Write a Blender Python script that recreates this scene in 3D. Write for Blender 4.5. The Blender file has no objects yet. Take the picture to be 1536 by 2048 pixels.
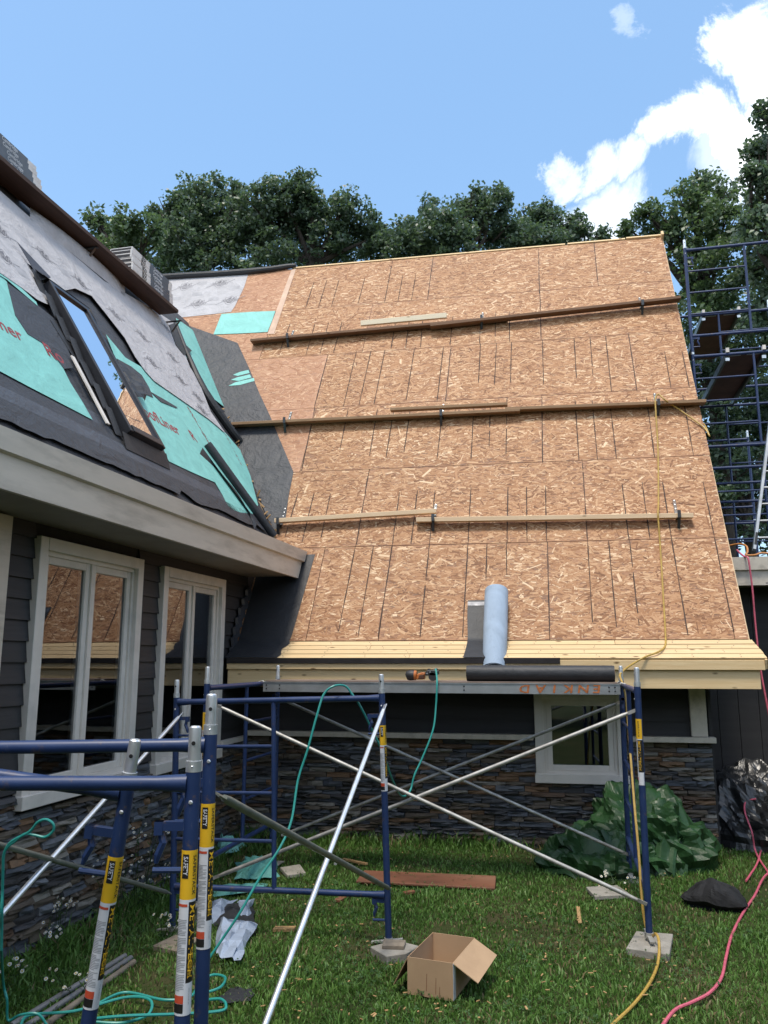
import bpy, math, random
import numpy as np
from mathutils import Vector, Matrix, noise as mnoise

random.seed(7)
rng = np.random.default_rng(11)
S = bpy.context.scene
COL = S.collection

# ------------------------------------------------------------------ camera
F_PX, CX, CY, HOR, CAM_H = 1600.0, 768.0, 1024.0, 1320.0, 1.78
PITCH = math.atan((HOR - CY) / F_PX)
YAW = math.atan(370 / math.hypot(F_PX, HOR - CY))
cam_d = bpy.data.cameras.new('camera')
cam_d.sensor_fit = 'VERTICAL'
cam_d.sensor_height = 24.0
cam_d.lens = 24.0 * F_PX / 2048.0
cam_d.clip_start = 0.05
cam_d.clip_end = 2000
cam = bpy.data.objects.new('camera', cam_d)
cam.location = (0, 0, CAM_H)
cam.rotation_euler = (math.pi / 2 + PITCH, 0, YAW)
COL.objects.link(cam)
S.camera = cam

# ------------------------------------------------------------------ light
SUN_EL, SUN_AZ = math.radians(71), math.radians(186)   # azimuth measured clockwise from +Y
SKY_STRENGTH = 0.14
world = bpy.data.worlds.new('World')
S.world = world
world.use_nodes = True
wt = world.node_tree
wt.nodes.clear()
def wn(t, **k):
    n = wt.nodes.new(t)
    for a, b in k.items():
        setattr(n, a, b)
    return n
out = wn('ShaderNodeOutputWorld')
bg = wn('ShaderNodeBackground')
sky = wn('ShaderNodeTexSky', sky_type='NISHITA', sun_disc=False)
sky.sun_elevation = SUN_EL
sky.sun_rotation = SUN_AZ
sky.altitude = 100
sky.air_density = 1.15
sky.dust_density = 1.8
sky.ozone_density = 1.6
bg.inputs['Strength'].default_value = SKY_STRENGTH
wt.links.new(bg.outputs[0], out.inputs[0])

def wmath(op, a, b=None, c=None):
    n = wn('ShaderNodeMath', operation=op)
    for i, v in enumerate((a, b, c)):
        if v is None:
            continue
        if isinstance(v, (int, float)):
            n.inputs[i].default_value = v
        else:
            wt.links.new(v, n.inputs[i])
    return n.outputs[0]

tc = wn('ShaderNodeTexCoord')
nz = wn('ShaderNodeTexNoise')
nz.inputs['Scale'].default_value = 7.0
nz.inputs['Detail'].default_value = 8
nz.inputs['Roughness'].default_value = 0.66
nz.inputs['Distortion'].default_value = 0.35
wt.links.new(tc.outputs['Generated'], nz.inputs['Vector'])
nz2 = wn('ShaderNodeTexNoise')
nz2.inputs['Scale'].default_value = 2.3
nz2.inputs['Detail'].default_value = 5
mpw = wn('ShaderNodeMapping')
mpw.inputs['Scale'].default_value = (1, 1, 2.2)
wt.links.new(tc.outputs['Generated'], mpw.inputs['Vector'])
wt.links.new(mpw.outputs[0], nz2.inputs['Vector'])
warp = wn('ShaderNodeVectorMath', operation='MULTIPLY_ADD')
wt.links.new(nz.outputs['Color'], warp.inputs[0])
warp.inputs[1].default_value = (0.16, 0.16, 0.16)
sub = wn('ShaderNodeVectorMath', operation='SUBTRACT')
wt.links.new(tc.outputs['Generated'], sub.inputs[0])
sub.inputs[1].default_value = (0.08, 0.08, 0.08)
wt.links.new(sub.outputs[0], warp.inputs[2])
nrm = wn('ShaderNodeVectorMath', operation='NORMALIZE')
wt.links.new(warp.outputs[0], nrm.inputs[0])

_fw = np.array([-math.sin(YAW) * math.cos(PITCH), math.cos(YAW) * math.cos(PITCH), math.sin(PITCH)])
_rt = np.array([math.cos(YAW), math.sin(YAW), 0.0])
_up = np.cross(_rt, _fw)
CAM = np.array([0, 0, CAM_H])
def ray(x, y):
    return _fw + _rt * (x - CX) / F_PX - _up * (y - CY) / F_PX

def puff(px, py, rad, soft):
    """a cloud lump: angular distance to a sky direction, through the warped vector"""
    d = ray(px, py)
    d = d / np.linalg.norm(d)
    n = wn('ShaderNodeVectorMath', operation='DOT_PRODUCT')
    wt.links.new(nrm.outputs[0], n.inputs[0])
    n.inputs[1].default_value = tuple(d)
    mr = wn('ShaderNodeMapRange', interpolation_type='SMOOTHSTEP')
    mr.inputs['From Min'].default_value = math.cos(rad * (1 + soft))
    mr.inputs['From Max'].default_value = math.cos(rad * (1 - soft))
    wt.links.new(n.outputs['Value'], mr.inputs['Value'])
    return mr.outputs[0]
lumps = [(1490, 95, .027, .6, 1), (1560, 90, .032, .5, 1), (1560, 180, .030, .5, 1), (1335, 292, .016, .8, .8), (1390, 275, .024, .6, 1), (1455, 262, .028, .55, 1), (1425, 105, .015, .8, .8),
         (1570, 262, .042, .5, 1), (1180, 342, .013, .9, .6), (1200, 438, .022, .9, .6), (1250, 45, .010, .95, .22), (1130, 352, .010, .9, .5), (1230, 345, .012, .9, .6),
         (2100, 100, .20, .4, 1), (2500, -300, .25, .4, 1), (1285, 308, .014, .85, .75), (1440, 335, .026, .95, .4), (1510, 300, .03, .8, .8)]
acc = None
for l in lumps:
    p_ = wmath('MULTIPLY', puff(*l[:4]), l[4])
    acc = p_ if acc is None else wmath('MAXIMUM', acc, p_)
# unseen white clouds added behind the viewer to neutralise the blue sky light
sep = wn('ShaderNodeSeparateXYZ')
wt.links.new(tc.outputs['Generated'], sep.inputs[0])
mr0 = wn('ShaderNodeMapRange', interpolation_type='SMOOTHSTEP')
mr0.inputs['From Min'].default_value = 0.44
mr0.inputs['From Max'].default_value = 0.60
wt.links.new(nz2.outputs['Fac'], mr0.inputs['Value'])
mrb = wn('ShaderNodeMapRange', interpolation_type='SMOOTHSTEP')
mrb.inputs['From Min'].default_value = 0.25
mrb.inputs['From Max'].default_value = -0.15
wt.links.new(sep.outputs['Y'], mrb.inputs['Value'])
scat = wmath('MULTIPLY', mr0.outputs[0], mrb.outputs[0])
acc = wmath('MAXIMUM', acc, scat)
cm = wn('ShaderNodeMix', data_type='RGBA')
wt.links.new(acc, cm.inputs['Factor'])
lift = wn('ShaderNodeMix', data_type='RGBA')
lift.inputs['Factor'].default_value = 0.22
wt.links.new(sky.outputs[0], lift.inputs['A'])
lift.inputs['B'].default_value = (1.9, 4.3, 7.2, 1)
wt.links.new(lift.outputs['Result'], cm.inputs['A'])
cm.inputs['B'].default_value = (7.6, 7.8, 8.0, 1)
wt.links.new(cm.outputs['Result'], bg.inputs['Color'])

sun_d = bpy.data.lights.new('sun', 'SUN')
sun_d.energy = 2.0
sun_d.angle = math.radians(11)
sun_d.color = (1.0, 0.92, 0.80)
sun = bpy.data.objects.new('sun', sun_d)
sd = Vector((math.sin(SUN_AZ) * math.cos(SUN_EL), math.cos(SUN_AZ) * math.cos(SUN_EL), math.sin(SUN_EL)))
sun.rotation_euler = sd.to_track_quat('Z', 'Y').to_euler()
sun.location = (0, 0, 30)
COL.objects.link(sun)

S.view_settings.view_transform = 'Standard'
S.view_settings.look = 'None'
S.view_settings.exposure = 0.72
S.view_settings.gamma = 1
S.render.engine = 'CYCLES'
S.cycles.max_bounces = 5
S.cycles.transparent_max_bounces = 16

# ------------------------------------------------------------------ measured planes
DL = math.radians(2.75)
EX = np.array([math.cos(DL), math.sin(DL), 0.0])      # direction of the main eave
NM = np.array([-math.sin(DL), math.cos(DL), 0.0])
EZ = np.array([0, 0, 1.0])
EY = np.array([0, 1.0, 0])
def onp(x, y, p0, n):
    d = ray(x, y)
    t = np.dot(np.asarray(p0, float) - CAM, n) / np.dot(d, n)
    return CAM + t * d
def onz(x, y, z=0.0): return onp(x, y, (0, 0, z), EZ)
def ony(x, y, Y): return onp(x, y, (0, Y, 0), EY)
def onx(x, y, X): return onp(x, y, (X, 0, 0), np.array([1.0, 0, 0]))
def onm(x, y, b): return onp(x, y, (0, b, 0), NM)
B0 = 7.95
TH = math.radians(58.5)
ES = np.array([0, math.cos(TH), math.sin(TH)])
Z0 = onm(1000, 1314, B0)[2]
R0 = np.array([0, B0, Z0])
NR = np.cross(EX, ES); NR /= np.linalg.norm(NR)
def onR(x, y, off=0.0): return onp(x, y, R0 + NR * off, NR)
def R(a, s, off=0.0): return R0 + EX * a + ES * s + NR * off
def asR(p):
    a = p[0] / EX[0]
    return a, (p[1] - a * EX[1] - B0) / math.cos(TH)
def W(a, b, z): return EX * a + np.array([0, b, z])
TW = math.radians(58.2)
WC = np.array([-3.25, 0, 3.17])
EWS = np.array([-math.cos(TW), 0, math.sin(TW)])
NW = np.array([math.sin(TW), 0, math.cos(TW)])
def onW(x, y, off=0.0): return onp(x, y, WC + NW * off, NW)
def Wp(Y, s, off=0.0): return WC + EY * Y + EWS * s + NW * off
def ysW(p): return p[1], (p[2] - WC[2]) / math.sin(TW)
WALLX = -3.38
MB_B = 8.35          # main wall plane

# ------------------------------------------------------------------ mesh helpers
class MB:
    def __init__(s): s.v = []; s.f = []
    def add(s, vs, fs):
        o = len(s.v)
        s.v += [tuple(map(float, p)) for p in vs]
        s.f += [tuple(i + o for i in f) for f in fs]
        return s
    def box(s, c, hx, hy, hz):
        c = np.asarray(c, float); hx = np.asarray(hx, float); hy = np.asarray(hy, float); hz = np.asarray(hz, float)
        vs = [c + a * hx + b * hy + d * hz for d in (-1, 1) for b in (-1, 1) for a in (-1, 1)]
        return s.add(vs, [(0, 2, 3, 1), (4, 5, 7, 6), (0, 1, 5, 4), (2, 6, 7, 3), (0, 4, 6, 2), (1, 3, 7, 5)])
    def bx(s, x0, x1, y0, y1, z0, z1):
        return s.box(((x0 + x1) / 2, (y0 + y1) / 2, (z0 + z1) / 2), ((x1 - x0) / 2, 0, 0), (0, (y1 - y0) / 2, 0), (0, 0, (z1 - z0) / 2))
    def bar(s, p, q, w, h, up=(0, 0, 1)):
        """board from p to q, w across, h along up"""
        p = np.asarray(p, float); q = np.asarray(q, float); d = q - p; L = np.linalg.norm(d); d /= L
        up = np.asarray(up, float); side = np.cross(d, up); side /= np.linalg.norm(side); u = np.cross(side, d)
        return s.box((p + q) / 2, d * L / 2, side * w / 2, u * h / 2)
    def tube(s, path, r, seg=10, caps=True):
        P = [np.asarray(p, float) for p in path]; n = len(P)
        rs = r if hasattr(r, '__len__') else [r] * n
        T = []
        for i in range(n):
            t = P[min(i + 1, n - 1)] - P[max(i - 1, 0)]; T.append(t / (np.linalg.norm(t) + 1e-12))
        a = np.array([0, 0, 1.0]) if abs(T[0][2]) < .9 else np.array([1.0, 0, 0])
        u = np.cross(T[0], a); u /= np.linalg.norm(u)
        vs = []
        for i in range(n):
            u = u - T[i] * np.dot(u, T[i]); u /= np.linalg.norm(u); w = np.cross(T[i], u)
            for k in range(seg):
                an = 2 * math.pi * k / seg
                vs.append(P[i] + (u * math.cos(an) + w * math.sin(an)) * rs[i])
        fs = []
        for i in range(n - 1):
            for k in range(seg):
                k2 = (k + 1) % seg
                fs.append((i * seg + k, i * seg + k2, (i + 1) * seg + k2, (i + 1) * seg + k))
        if caps:
            fs.append(tuple(range(seg))[::-1]); fs.append(tuple((n - 1) * seg + k for k in range(seg)))
        return s.add(vs, fs)
    def prism(s, pts, ext):
        """planar polygon extruded by vector ext"""
        P = [np.asarray(p, float) for p in pts]; n = len(P); e = np.asarray(ext, float)
        vs = P + [p + e for p in P]
        fs = [tuple(range(n))[::-1], tuple(range(n, 2 * n))]
        for i in range(n):
            j = (i + 1) % n; fs.append((i, j, n + j, n + i))
        return s.add(vs, fs)
    def quad(s, a, b, c, d): return s.add([a, b, c, d], [(0, 1, 2, 3)])
    def grid(s, fn, nu, nv):
        vs = [fn(i / nu, j / nv) for j in range(nv + 1) for i in range(nu + 1)]
        fs = [(j * (nu + 1) + i, j * (nu + 1) + i + 1, (j + 1) * (nu + 1) + i + 1, (j + 1) * (nu + 1) + i) for j in range(nv) for i in range(nu)]
        return s.add(vs, fs)
    def xform(s, M):
        s.v = [tuple(M @ Vector(p)) for p in s.v]; return s

ROOT = {}
def mesh_of(name, mb, mat, smooth=False, uv=None, angle=35):
    me = bpy.data.meshes.new(name)
    me.from_pydata(mb.v, [], mb.f)
    if uv is not None:
        ul = me.uv_layers.new(name='UVMap')
        co = [uv(p) for p in mb.v]
        li = [0] * len(me.loops)
        me.loops.foreach_get('vertex_index', li)
        ul.data.foreach_set('uv', [c for i in li for c in co[i]])
    if mat: me.materials.append(mat)
    if smooth:
        me.polygons.foreach_set('use_smooth', [True] * len(me.polygons))
        me.set_sharp_from_angle(angle=math.radians(angle))
    me.update()
    return me
def link(ob, parent=None):
    COL.objects.link(ob)
    if parent is not None:
        ob.parent = parent
        if parent.name in ROOT:
            ob.matrix_parent_inverse = Matrix.Translation(-Vector(ROOT[parent.name]))
    return ob
def obj(name, mb, mat, parent=None, smooth=False, bevel=0, uv=None, angle=35):
    ob = bpy.data.objects.new(name, mesh_of(name, mb, mat, smooth, uv, angle))
    link(ob, parent)
    if bevel:
        m = ob.modifiers.new('bevel', 'BEVEL'); m.width = bevel; m.segments = 1; m.limit_method = 'ANGLE'
    return ob
def tag(o, label, cat, group=None):
    o['label'] = label; o['category'] = cat
    if group: o['group'] = group
    return o
def thing(name, label, cat, loc=(0, 0, 0), group=None, local=False, M=None):
    o = bpy.data.objects.new(name, None); o.empty_display_size = .2
    if M is not None: o.matrix_world = M
    else: o.location = [float(c) for c in loc]
    COL.objects.link(o)
    if not local and M is None: ROOT[o.name] = tuple(float(c) for c in loc)
    return tag(o, label, cat, group)

# ------------------------------------------------------------------ materials
class NT:
    def __init__(s, name):
        s.m = bpy.data.materials.new(name); s.m.use_nodes = True; s.t = s.m.node_tree
        s.b = s.t.nodes['Principled BSDF']; s.o = s.t.nodes['Material Output']
    def n(s, t, **k):
        n = s.t.nodes.new(t)
        for a, b in k.items(): setattr(n, a, b)
        return n
    def put(s, sock, v):
        if isinstance(v, (int, float)): sock.default_value = v
        elif isinstance(v, (tuple, list)):
            sock.default_value = tuple(v) + ((1,) if len(v) == 3 and len(sock.default_value) == 4 else ())
        else: s.t.links.new(v, sock)
    def coord(s, kind='Object', scale=(1, 1, 1), rot=(0, 0, 0), loc=(0, 0, 0), vec=None):
        if vec is None: vec = s.n('ShaderNodeTexCoord').outputs[kind]
        m = s.n('ShaderNodeMapping'); s.put(m.inputs['Vector'], vec)
        m.inputs['Scale'].default_value = scale; m.inputs['Rotation'].default_value = rot; m.inputs['Location'].default_value = loc
        return m.outputs[0]
    def noise(s, vec, scale=5, detail=4, rough=.55, dist=0, out='Fac'):
        n = s.n('ShaderNodeTexNoise'); s.put(n.inputs['Vector'], vec)
        n.inputs['Scale'].default_value = scale; n.inputs['Detail'].default_value = detail
        n.inputs['Roughness'].default_value = rough; n.inputs['Distortion'].default_value = dist
        return n.outputs[out]
    def math(s, op, a, b=0.0, c=None, clamp=False):
        n = s.n('ShaderNodeMath', operation=op, use_clamp=clamp); s.put(n.inputs[0], a); s.put(n.inputs[1], b)
        if c is not None: s.put(n.inputs[2], c)
        return n.outputs[0]
    def ramp(s, fac, stops, interp='LINEAR'):
        n = s.n('ShaderNodeValToRGB'); n.color_ramp.interpolation = interp
        e = n.color_ramp.elements
        while len(e) < len(stops): e.new(0.5)
        for i, (p, c) in enumerate(stops):
            e[i].position = p; e[i].color = tuple(c) + (1,) if len(c) == 3 else c
        s.put(n.inputs[0], fac); return n.outputs[0]
    def mix(s, fac, a, b, blend='MIX'):
        n = s.n('ShaderNodeMix', data_type='RGBA', blend_type=blend)
        s.put(n.inputs['Factor'], fac); s.put(n.inputs['A'], a); s.put(n.inputs['B'], b); return n.outputs['Result']
    def bump(s, h, strength=.3, dist=.01):
        n = s.n('ShaderNodeBump'); s.put(n.inputs['Height'], h); n.inputs['Strength'].default_value = strength
        n.inputs['Distance'].default_value = dist; s.put(s.b.inputs['Normal'], n.outputs[0])
    def set(s, **k):
        for a, v in k.items(): s.put(s.b.inputs[a.replace('_', ' ')], v)
        return s
def plain(name, col, rough=.6, metal=0.0, var=.18, scale=6, bump=.1, bscale=80, bdist=.003, stretch=(1, 1, 1), spec=.5, dirt=None):
    t = NT(name)
    v = t.coord('Object', stretch)
    f = t.noise(v, scale, 5)
    c = t.ramp(f, [(.3, [x * (1 - var) for x in col]), (.7, [min(1, x * (1 + var)) for x in col])])
    if dirt:
        g = t.noise(v, scale * .45, 8, .65)
        c = t.mix(t.ramp(g, [(.5, (0, 0, 0)), (.72, (.8, .8, .8))]), c, dirt)
    r = t.math('MULTIPLY_ADD', t.noise(v, scale * 3, 3), .25, rough - .12)
    t.set(Base_Color=c, Roughness=r, Metallic=metal, Specular_IOR_Level=spec)
    if bump: t.bump(t.noise(v, bscale, 4), bump, bdist)
    return t.m

def osb_mat(name, stops, tint=None):
    t = NT(name)
    uvn = t.n('ShaderNodeTexCoord').outputs['UV']
    oi = t.n('ShaderNodeObjectInfo').outputs['Random']
    off = t.n('ShaderNodeCombineXYZ'); t.put(off.inputs[0], t.math('MULTIPLY', oi, 37.0)); t.put(off.inputs[1], t.math('MULTIPLY', oi, 91.0))
    va = t.n('ShaderNodeVectorMath', operation='ADD'); t.put(va.inputs[0], uvn); t.put(va.inputs[1], off.outputs[0])
    base = va.outputs[0]
    wob = t.n('ShaderNodeVectorMath', operation='MULTIPLY_ADD')
    t.put(wob.inputs[0], t.noise(base, 7, 3, out='Color')); wob.inputs[1].default_value = (.028, .028, 0); t.put(wob.inputs[2], base)
    val = t.math('MULTIPLY_ADD', t.noise(wob.outputs[0], 16, 4), .36, .20)
    for k, (ang, sx, sy, thr) in enumerate(((8, 9, 40, .30), (-24, 8, 38, .42), (36, 9, 44, .48), (-54, 10, 44, .54), (80, 10, 44, .62), (-5, 6, 32, .66), (18, 11, 60, .5))):
        mp = t.n('ShaderNodeMapping'); t.put(mp.inputs['Vector'], wob.outputs[0])
        mp.inputs['Rotation'].default_value = (0, 0, math.radians(ang)); mp.inputs['Scale'].default_value = (sx, sy, 1)
        mp.inputs['Location'].default_value = (k * 3.7, k * 1.9, 0)
        vo = t.n('ShaderNodeTexVoronoi', voronoi_dimensions='2D', distance='CHEBYCHEV'); t.put(vo.inputs['Vector'], mp.outputs[0]); vo.inputs['Scale'].default_value = 1
        vo.inputs['Randomness'].default_value = .85
        sp = t.n('ShaderNodeSeparateColor'); t.put(sp.inputs[0], vo.outputs['Color'])
        near = t.math('LESS_THAN', vo.outputs['Distance'], t.math('MULTIPLY_ADD', sp.outputs[2], .22, .22))
        m = t.math('MULTIPLY', t.math('GREATER_THAN', sp.outputs[1], thr), near)
        mx = t.n('ShaderNodeMix', data_type='FLOAT'); t.put(mx.inputs['Factor'], m); t.put(mx.inputs['A'], val); t.put(mx.inputs['B'], t.math('MULTIPLY_ADD', t.math('POWER', sp.outputs[0], 1.5), .95, .12))
        val = mx.outputs['Result']
    grain = t.noise(t.coord('UV', (30, 220, 1)), 1.0, 4)
    big = t.noise(base, 1.6, 4)
    v2 = t.math('ADD', t.math('MULTIPLY', val, .78), t.math('MULTIPLY', t.math('ADD', t.math('SUBTRACT', grain, .5), t.math('SUBTRACT', big, .5)), .42))
    v2 = t.math('ADD', v2, t.math('MULTIPLY', t.math('SUBTRACT', oi, .5), .10))
    c = t.ramp(v2, stops)
    if tint:
        c = t.mix(t.ramp(t.noise(base, 2.2, 6), [(.35, (0.15, .15, .15)), (.7, (.75, .75, .75))]), c, tint)
    t.set(Base_Color=c, Roughness=t.math('MULTIPLY_ADD', val, .25, .5), Specular_IOR_Level=.35)
    t.bump(t.math('ADD', val, t.math('MULTIPLY', grain, .5)), .35, .002)
    return t.m
def pine_mat(name, c0, c1, dark=(.16, .09, .04), axis=0, uvs=False):
    t = NT(name)
    oi = t.n('ShaderNodeObjectInfo').outputs['Random']
    cmb = t.n('ShaderNodeCombineXYZ'); t.put(cmb.inputs[0], t.math('MULTIPLY', oi, 50.0)); t.put(cmb.inputs[2], t.math('MULTIPLY', oi, 23.0))
    va = t.n('ShaderNodeVectorMath', operation='ADD'); t.put(va.inputs[0], t.n('ShaderNodeTexCoord').outputs['Object']); t.put(va.inputs[1], cmb.outputs[0])
    sc = [28, 28, 28]; sc[axis] = 1.3
    g = t.noise(t.coord(vec=va.outputs[0], scale=tuple(sc)), 1.6, 6, .6, .8)
    c = t.ramp(g, [(.3, c0), (.55, [(a + b) / 2 for a, b in zip(c0, c1)]), (.75, c1)])
    ks = [8, 8, 8]; ks[axis] = 3.2
    vo = t.n('ShaderNodeTexVoronoi'); t.put(vo.inputs['Vector'], t.coord(vec=va.outputs[0], scale=tuple(ks))); vo.inputs['Scale'].default_value = 1.3
    k = t.ramp(vo.outputs['Distance'], [(.06, (1, 1, 1)), (.15, (0, 0, 0))])
    c = t.mix(k, c, dark)
    c = t.mix(t.math('MULTIPLY', t.math('SUBTRACT', oi, .3), .25, clamp=True), c, [x * .6 for x in c0])
    t.set(Base_Color=c, Roughness=.62, Specular_IOR_Level=.3)
    t.bump(g, .25, .002)
    return t.m
def stone_mat(name):
    t = NT(name)
    oi = t.n('ShaderNodeObjectInfo').outputs['Random']
    isl = t.n('ShaderNodeNewGeometry').outputs['Random Per Island']
    r = t.math('FRACT', t.math('ADD', t.math('MULTIPLY', oi, 7.31), isl))
    c = t.ramp(r, [(0, (.082, .083, .088)), (.14, (.165, .128, .085)), (.26, (.112, .126, .148)), (.38, (.27, .15, .072)), (.48, (.050, .048, .048)),
                   (.60, (.20, .215, .235)), (.70, (.145, .110, .075)), (.80, (.098, .112, .138)), (.88, (.33, .30, .25)), (.95, (.15, .085, .045))], 'CONSTANT')
    v = t.coord('Object', (1, 1, 1))
    n1 = t.noise(v, 14, 8, .65, .4)
    c = t.mix(t.ramp(n1, [(.48, (0, 0, 0)), (.70, (.40, .40, .40))]), c, (.13, .085, .05))
    n2 = t.noise(v, 45, 6, .7)
    c = t.mix(t.math('MULTIPLY', n2, .6), c, (.04, .04, .043))
    t.set(Base_Color=c, Roughness=.62, Specular_IOR_Level=.45)
    t.bump(t.math('ADD', n1, n2), .55, .008)
    return t.m
def glass_mat(name, boost=1.0):
    t = NT(name)
    fr = t.n('ShaderNodeFresnel'); fr.inputs['IOR'].default_value = 1.75
    gl = t.n('ShaderNodeBsdfGlossy'); gl.inputs['Roughness'].default_value = .012; gl.inputs['Color'].default_value = (.95, .97, 1, 1)
    nb = t.n('ShaderNodeBump'); nb.inputs['Strength'].default_value = .05; nb.inputs['Distance'].default_value = .01
    t.put(nb.inputs['Height'], t.noise(t.coord('Object'), 2.2, 2)); t.put(gl.inputs['Normal'], nb.outputs[0])
    tr = t.n('ShaderNodeBsdfTransparent'); tr.inputs['Color'].default_value = (.55, .6, .6, 1)
    mx = t.n('ShaderNodeMixShader'); t.put(mx.inputs[0], t.math('MULTIPLY', fr.outputs[0], boost, clamp=True))
    t.put(mx.inputs[1], tr.outputs[0]); t.put(mx.inputs[2], gl.outputs[0]); t.put(t.o.inputs['Surface'], mx.outputs[0])
    return t.m
def leaf_mat(name, stops, transl=.35, spec=.35):
    t = NT(name)
    isl = t.n('ShaderNodeNewGeometry').outputs['Random Per Island']
    n = t.noise(t.coord('Object'), .55, 3)
    f = t.math('ADD', t.math('MULTIPLY', isl, .6), t.math('MULTIPLY', n, .5))
    c = t.ramp(f, stops)
    t.set(Base_Color=c, Roughness=.45, Specular_IOR_Level=spec)
    tl = t.n('ShaderNodeBsdfTranslucent'); t.put(tl.inputs['Color'], t.mix(.5, c, (.10, .16, .02)))
    mx = t.n('ShaderNodeMixShader'); mx.inputs[0].default_value = transl
    t.put(mx.inputs[1], t.b.outputs[0]); t.put(mx.inputs[2], tl.outputs[0]); t.put(t.o.inputs['Surface'], mx.outputs[0])
    return t.m
def membrane_mat(name, col, rough=.6, wr=.5, spec=.4, flecks=None):
    t = NT(name)
    v = t.coord('Object')
    w = t.noise(v, 3.5, 6, .6, 1.2)
    c = t.ramp(w, [(.3, [x * .86 for x in col]), (.7, [min(1, x * 1.1) for x in col])])
    fn = t.noise(v, 9, 9, .75)
    c = t.mix(t.ramp(fn, [(.56, (0, 0, 0)), (.74, (.45, .45, .45))]), c, [x * .45 for x in col])
    if flecks:
        c = t.mix(t.ramp(t.noise(v, 30, 8, .8, 1), [(.62, (0, 0, 0)), (.70, (.9, .9, .9))]), c, flecks)
    t.set(Base_Color=c, Roughness=rough, Specular_IOR_Level=spec)
    t.bump(t.math('ADD', w, t.math('MULTIPLY', t.noise(v, 18, 5), .35)), wr, .03)
    return t.m
def blue_mat():
    t = NT('scaffold_blue')
    v = t.coord('Object')
    oi = t.n('ShaderNodeObjectInfo').outputs['Random']
    n = t.noise(v, 7, 5)
    c = t.ramp(n, [(.3, (.012, .027, .085)), (.7, (.018, .040, .120))])
    sc = t.noise(t.coord('Object', (60, 60, 9)), 1.0, 8, .8)
    c = t.mix(t.ramp(sc, [(.60, (0, 0, 0)), (.70, (.6, .6, .6))]), c, (.12, .13, .16))
    c = t.mix(t.ramp(t.noise(v, 22, 6, .7), [(.60, (0, 0, 0)), (.70, (.65, .65, .65))]), c, (.11, .075, .055))
    t.set(Base_Color=c, Roughness=t.math('MULTIPLY_ADD', n, .25, .28), Specular_IOR_Level=.5)
    t.bump(t.noise(v, 120, 3), .06, .002)
    return t.m

M_OSB = osb_mat('osb', [(.04, (.135, .058, .026)), (.20, (.27, .126, .058)), (.40, (.365, .185, .092)), (.58, (.425, .232, .122)), (.74, (.57, .36, .205)), (.92, (.78, .58, .38))])
M_OSB_OLD = osb_mat('osb_weathered', [(.08, (.20, .085, .040)), (.35, (.38, .180, .090)), (.6, (.46, .240, .125)), (.85, (.58, .36, .21)), (1, (.70, .50, .32))], (.50, .28, .175))
M_GAP = plain('panel_gap', (.05, .028, .018), .9, bump=0)
M_PINE = pine_mat('pine_board', (.60, .42, .215), (.74, .56, .33))
M_PINE_D = pine_mat('pine_fascia', (.68, .48, .25), (.78, .60, .35))
M_TOE = pine_mat('toe_board_brown', (.17, .092, .052), (.27, .16, .095), (.04, .02, .012))
M_TOE_L = pine_mat('toe_board_tan', (.70, .50, .31), (.80, .61, .41))
M_TOE_M = pine_mat('toe_board_mid', (.27, .16, .085), (.38, .245, .14), (.06, .03, .015))
M_PLANK = pine_mat('dark_plank', (.055, .030, .022), (.095, .052, .038), (.02, .012, .008), axis=1)
M_WHITEBOARD = pine_mat('pale_board', (.80, .68, .48), (.86, .76, .58), (.4, .28, .16))
M_STEEL = plain('bracket_steel', (.075, .08, .085), .45, .7, dirt=(.09, .05, .03))
M_GALV = plain('galvanised', (.66, .68, .69), .4, .75, var=.2, scale=18, bump=.08)
M_GALV_OLD = plain('weathered_tube', (.40, .39, .36), .55, .55, var=.3, scale=14, bump=.25, bscale=160, dirt=(.24, .22, .19))
M_OLIVE = plain('olive_tube', (.17, .185, .16), .5, .5, var=.2, scale=12)
M_CHROME = plain('bright_zinc', (.78, .79, .80), .34, .8, var=.08, scale=9, bump=.05)
M_BLUE = blue_mat()
M_FELT = membrane_mat('old_felt', (.040, .042, .048), .58, 1.0, .5, flecks=(.13, .12, .11))
M_FELT_B = membrane_mat('old_felt_grey', (.066, .072, .086), .55, 1.0, .5, flecks=(.14, .13, .12))
M_FELT_CLEAN = membrane_mat('black_membrane', (.026, .027, .030), .55, .35, .45)
M_GREY = membrane_mat('grey_underlayment', (.44, .43, .44), .7, 1.0, .25)
M_TEAL = membrane_mat('teal_membrane', (.22, .53, .48), .6, .35, .3)
M_TEAL_D = membrane_mat('teal_scrap', (.10, .30, .27), .6, .9, .3)
M_PRINT = plain('logo_print', (.17, .165, .18), .7, var=.3, bump=0)
M_PRINT_F = plain('faint_print', (.36, .355, .37), .7, var=.2, bump=0)
M_RED = plain('red_print', (.30, .045, .05), .65, var=.15, bump=0)
M_BEIGE = plain('beige_aluminium', (.60, .535, .445), .42, 0.1, var=.06, scale=3, bump=.05, dirt=(.36, .32, .26), stretch=(6, 1, 6))
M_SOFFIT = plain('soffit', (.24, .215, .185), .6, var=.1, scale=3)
M_TRIM = plain('window_trim', (.72, .66, .59), .42, var=.06, scale=4, bump=.06, dirt=(.46, .43, .39))
M_SIDING = plain('charcoal_siding', (.031, .029, .030), .62, var=.22, scale=5, bump=.3, bscale=40, stretch=(1, .15, 3))
M_SIDING2 = plain('charcoal_siding_main', (.026, .024, .025), .65, var=.2, scale=5, bump=.25, bscale=40, stretch=(.15, 1, 3))
M_STONE = stone_mat('ledge_stone')
M_MORTAR = plain('dark_backing', (.022, .021, .020), .9)
M_GLASS = glass_mat('window_glass', 1.9)
M_GLASS_SKY = glass_mat('skylight_glass', 3.6)
M_ROOM = plain('dark_room', (.030, .030, .032), .9, bump=0)
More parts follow.
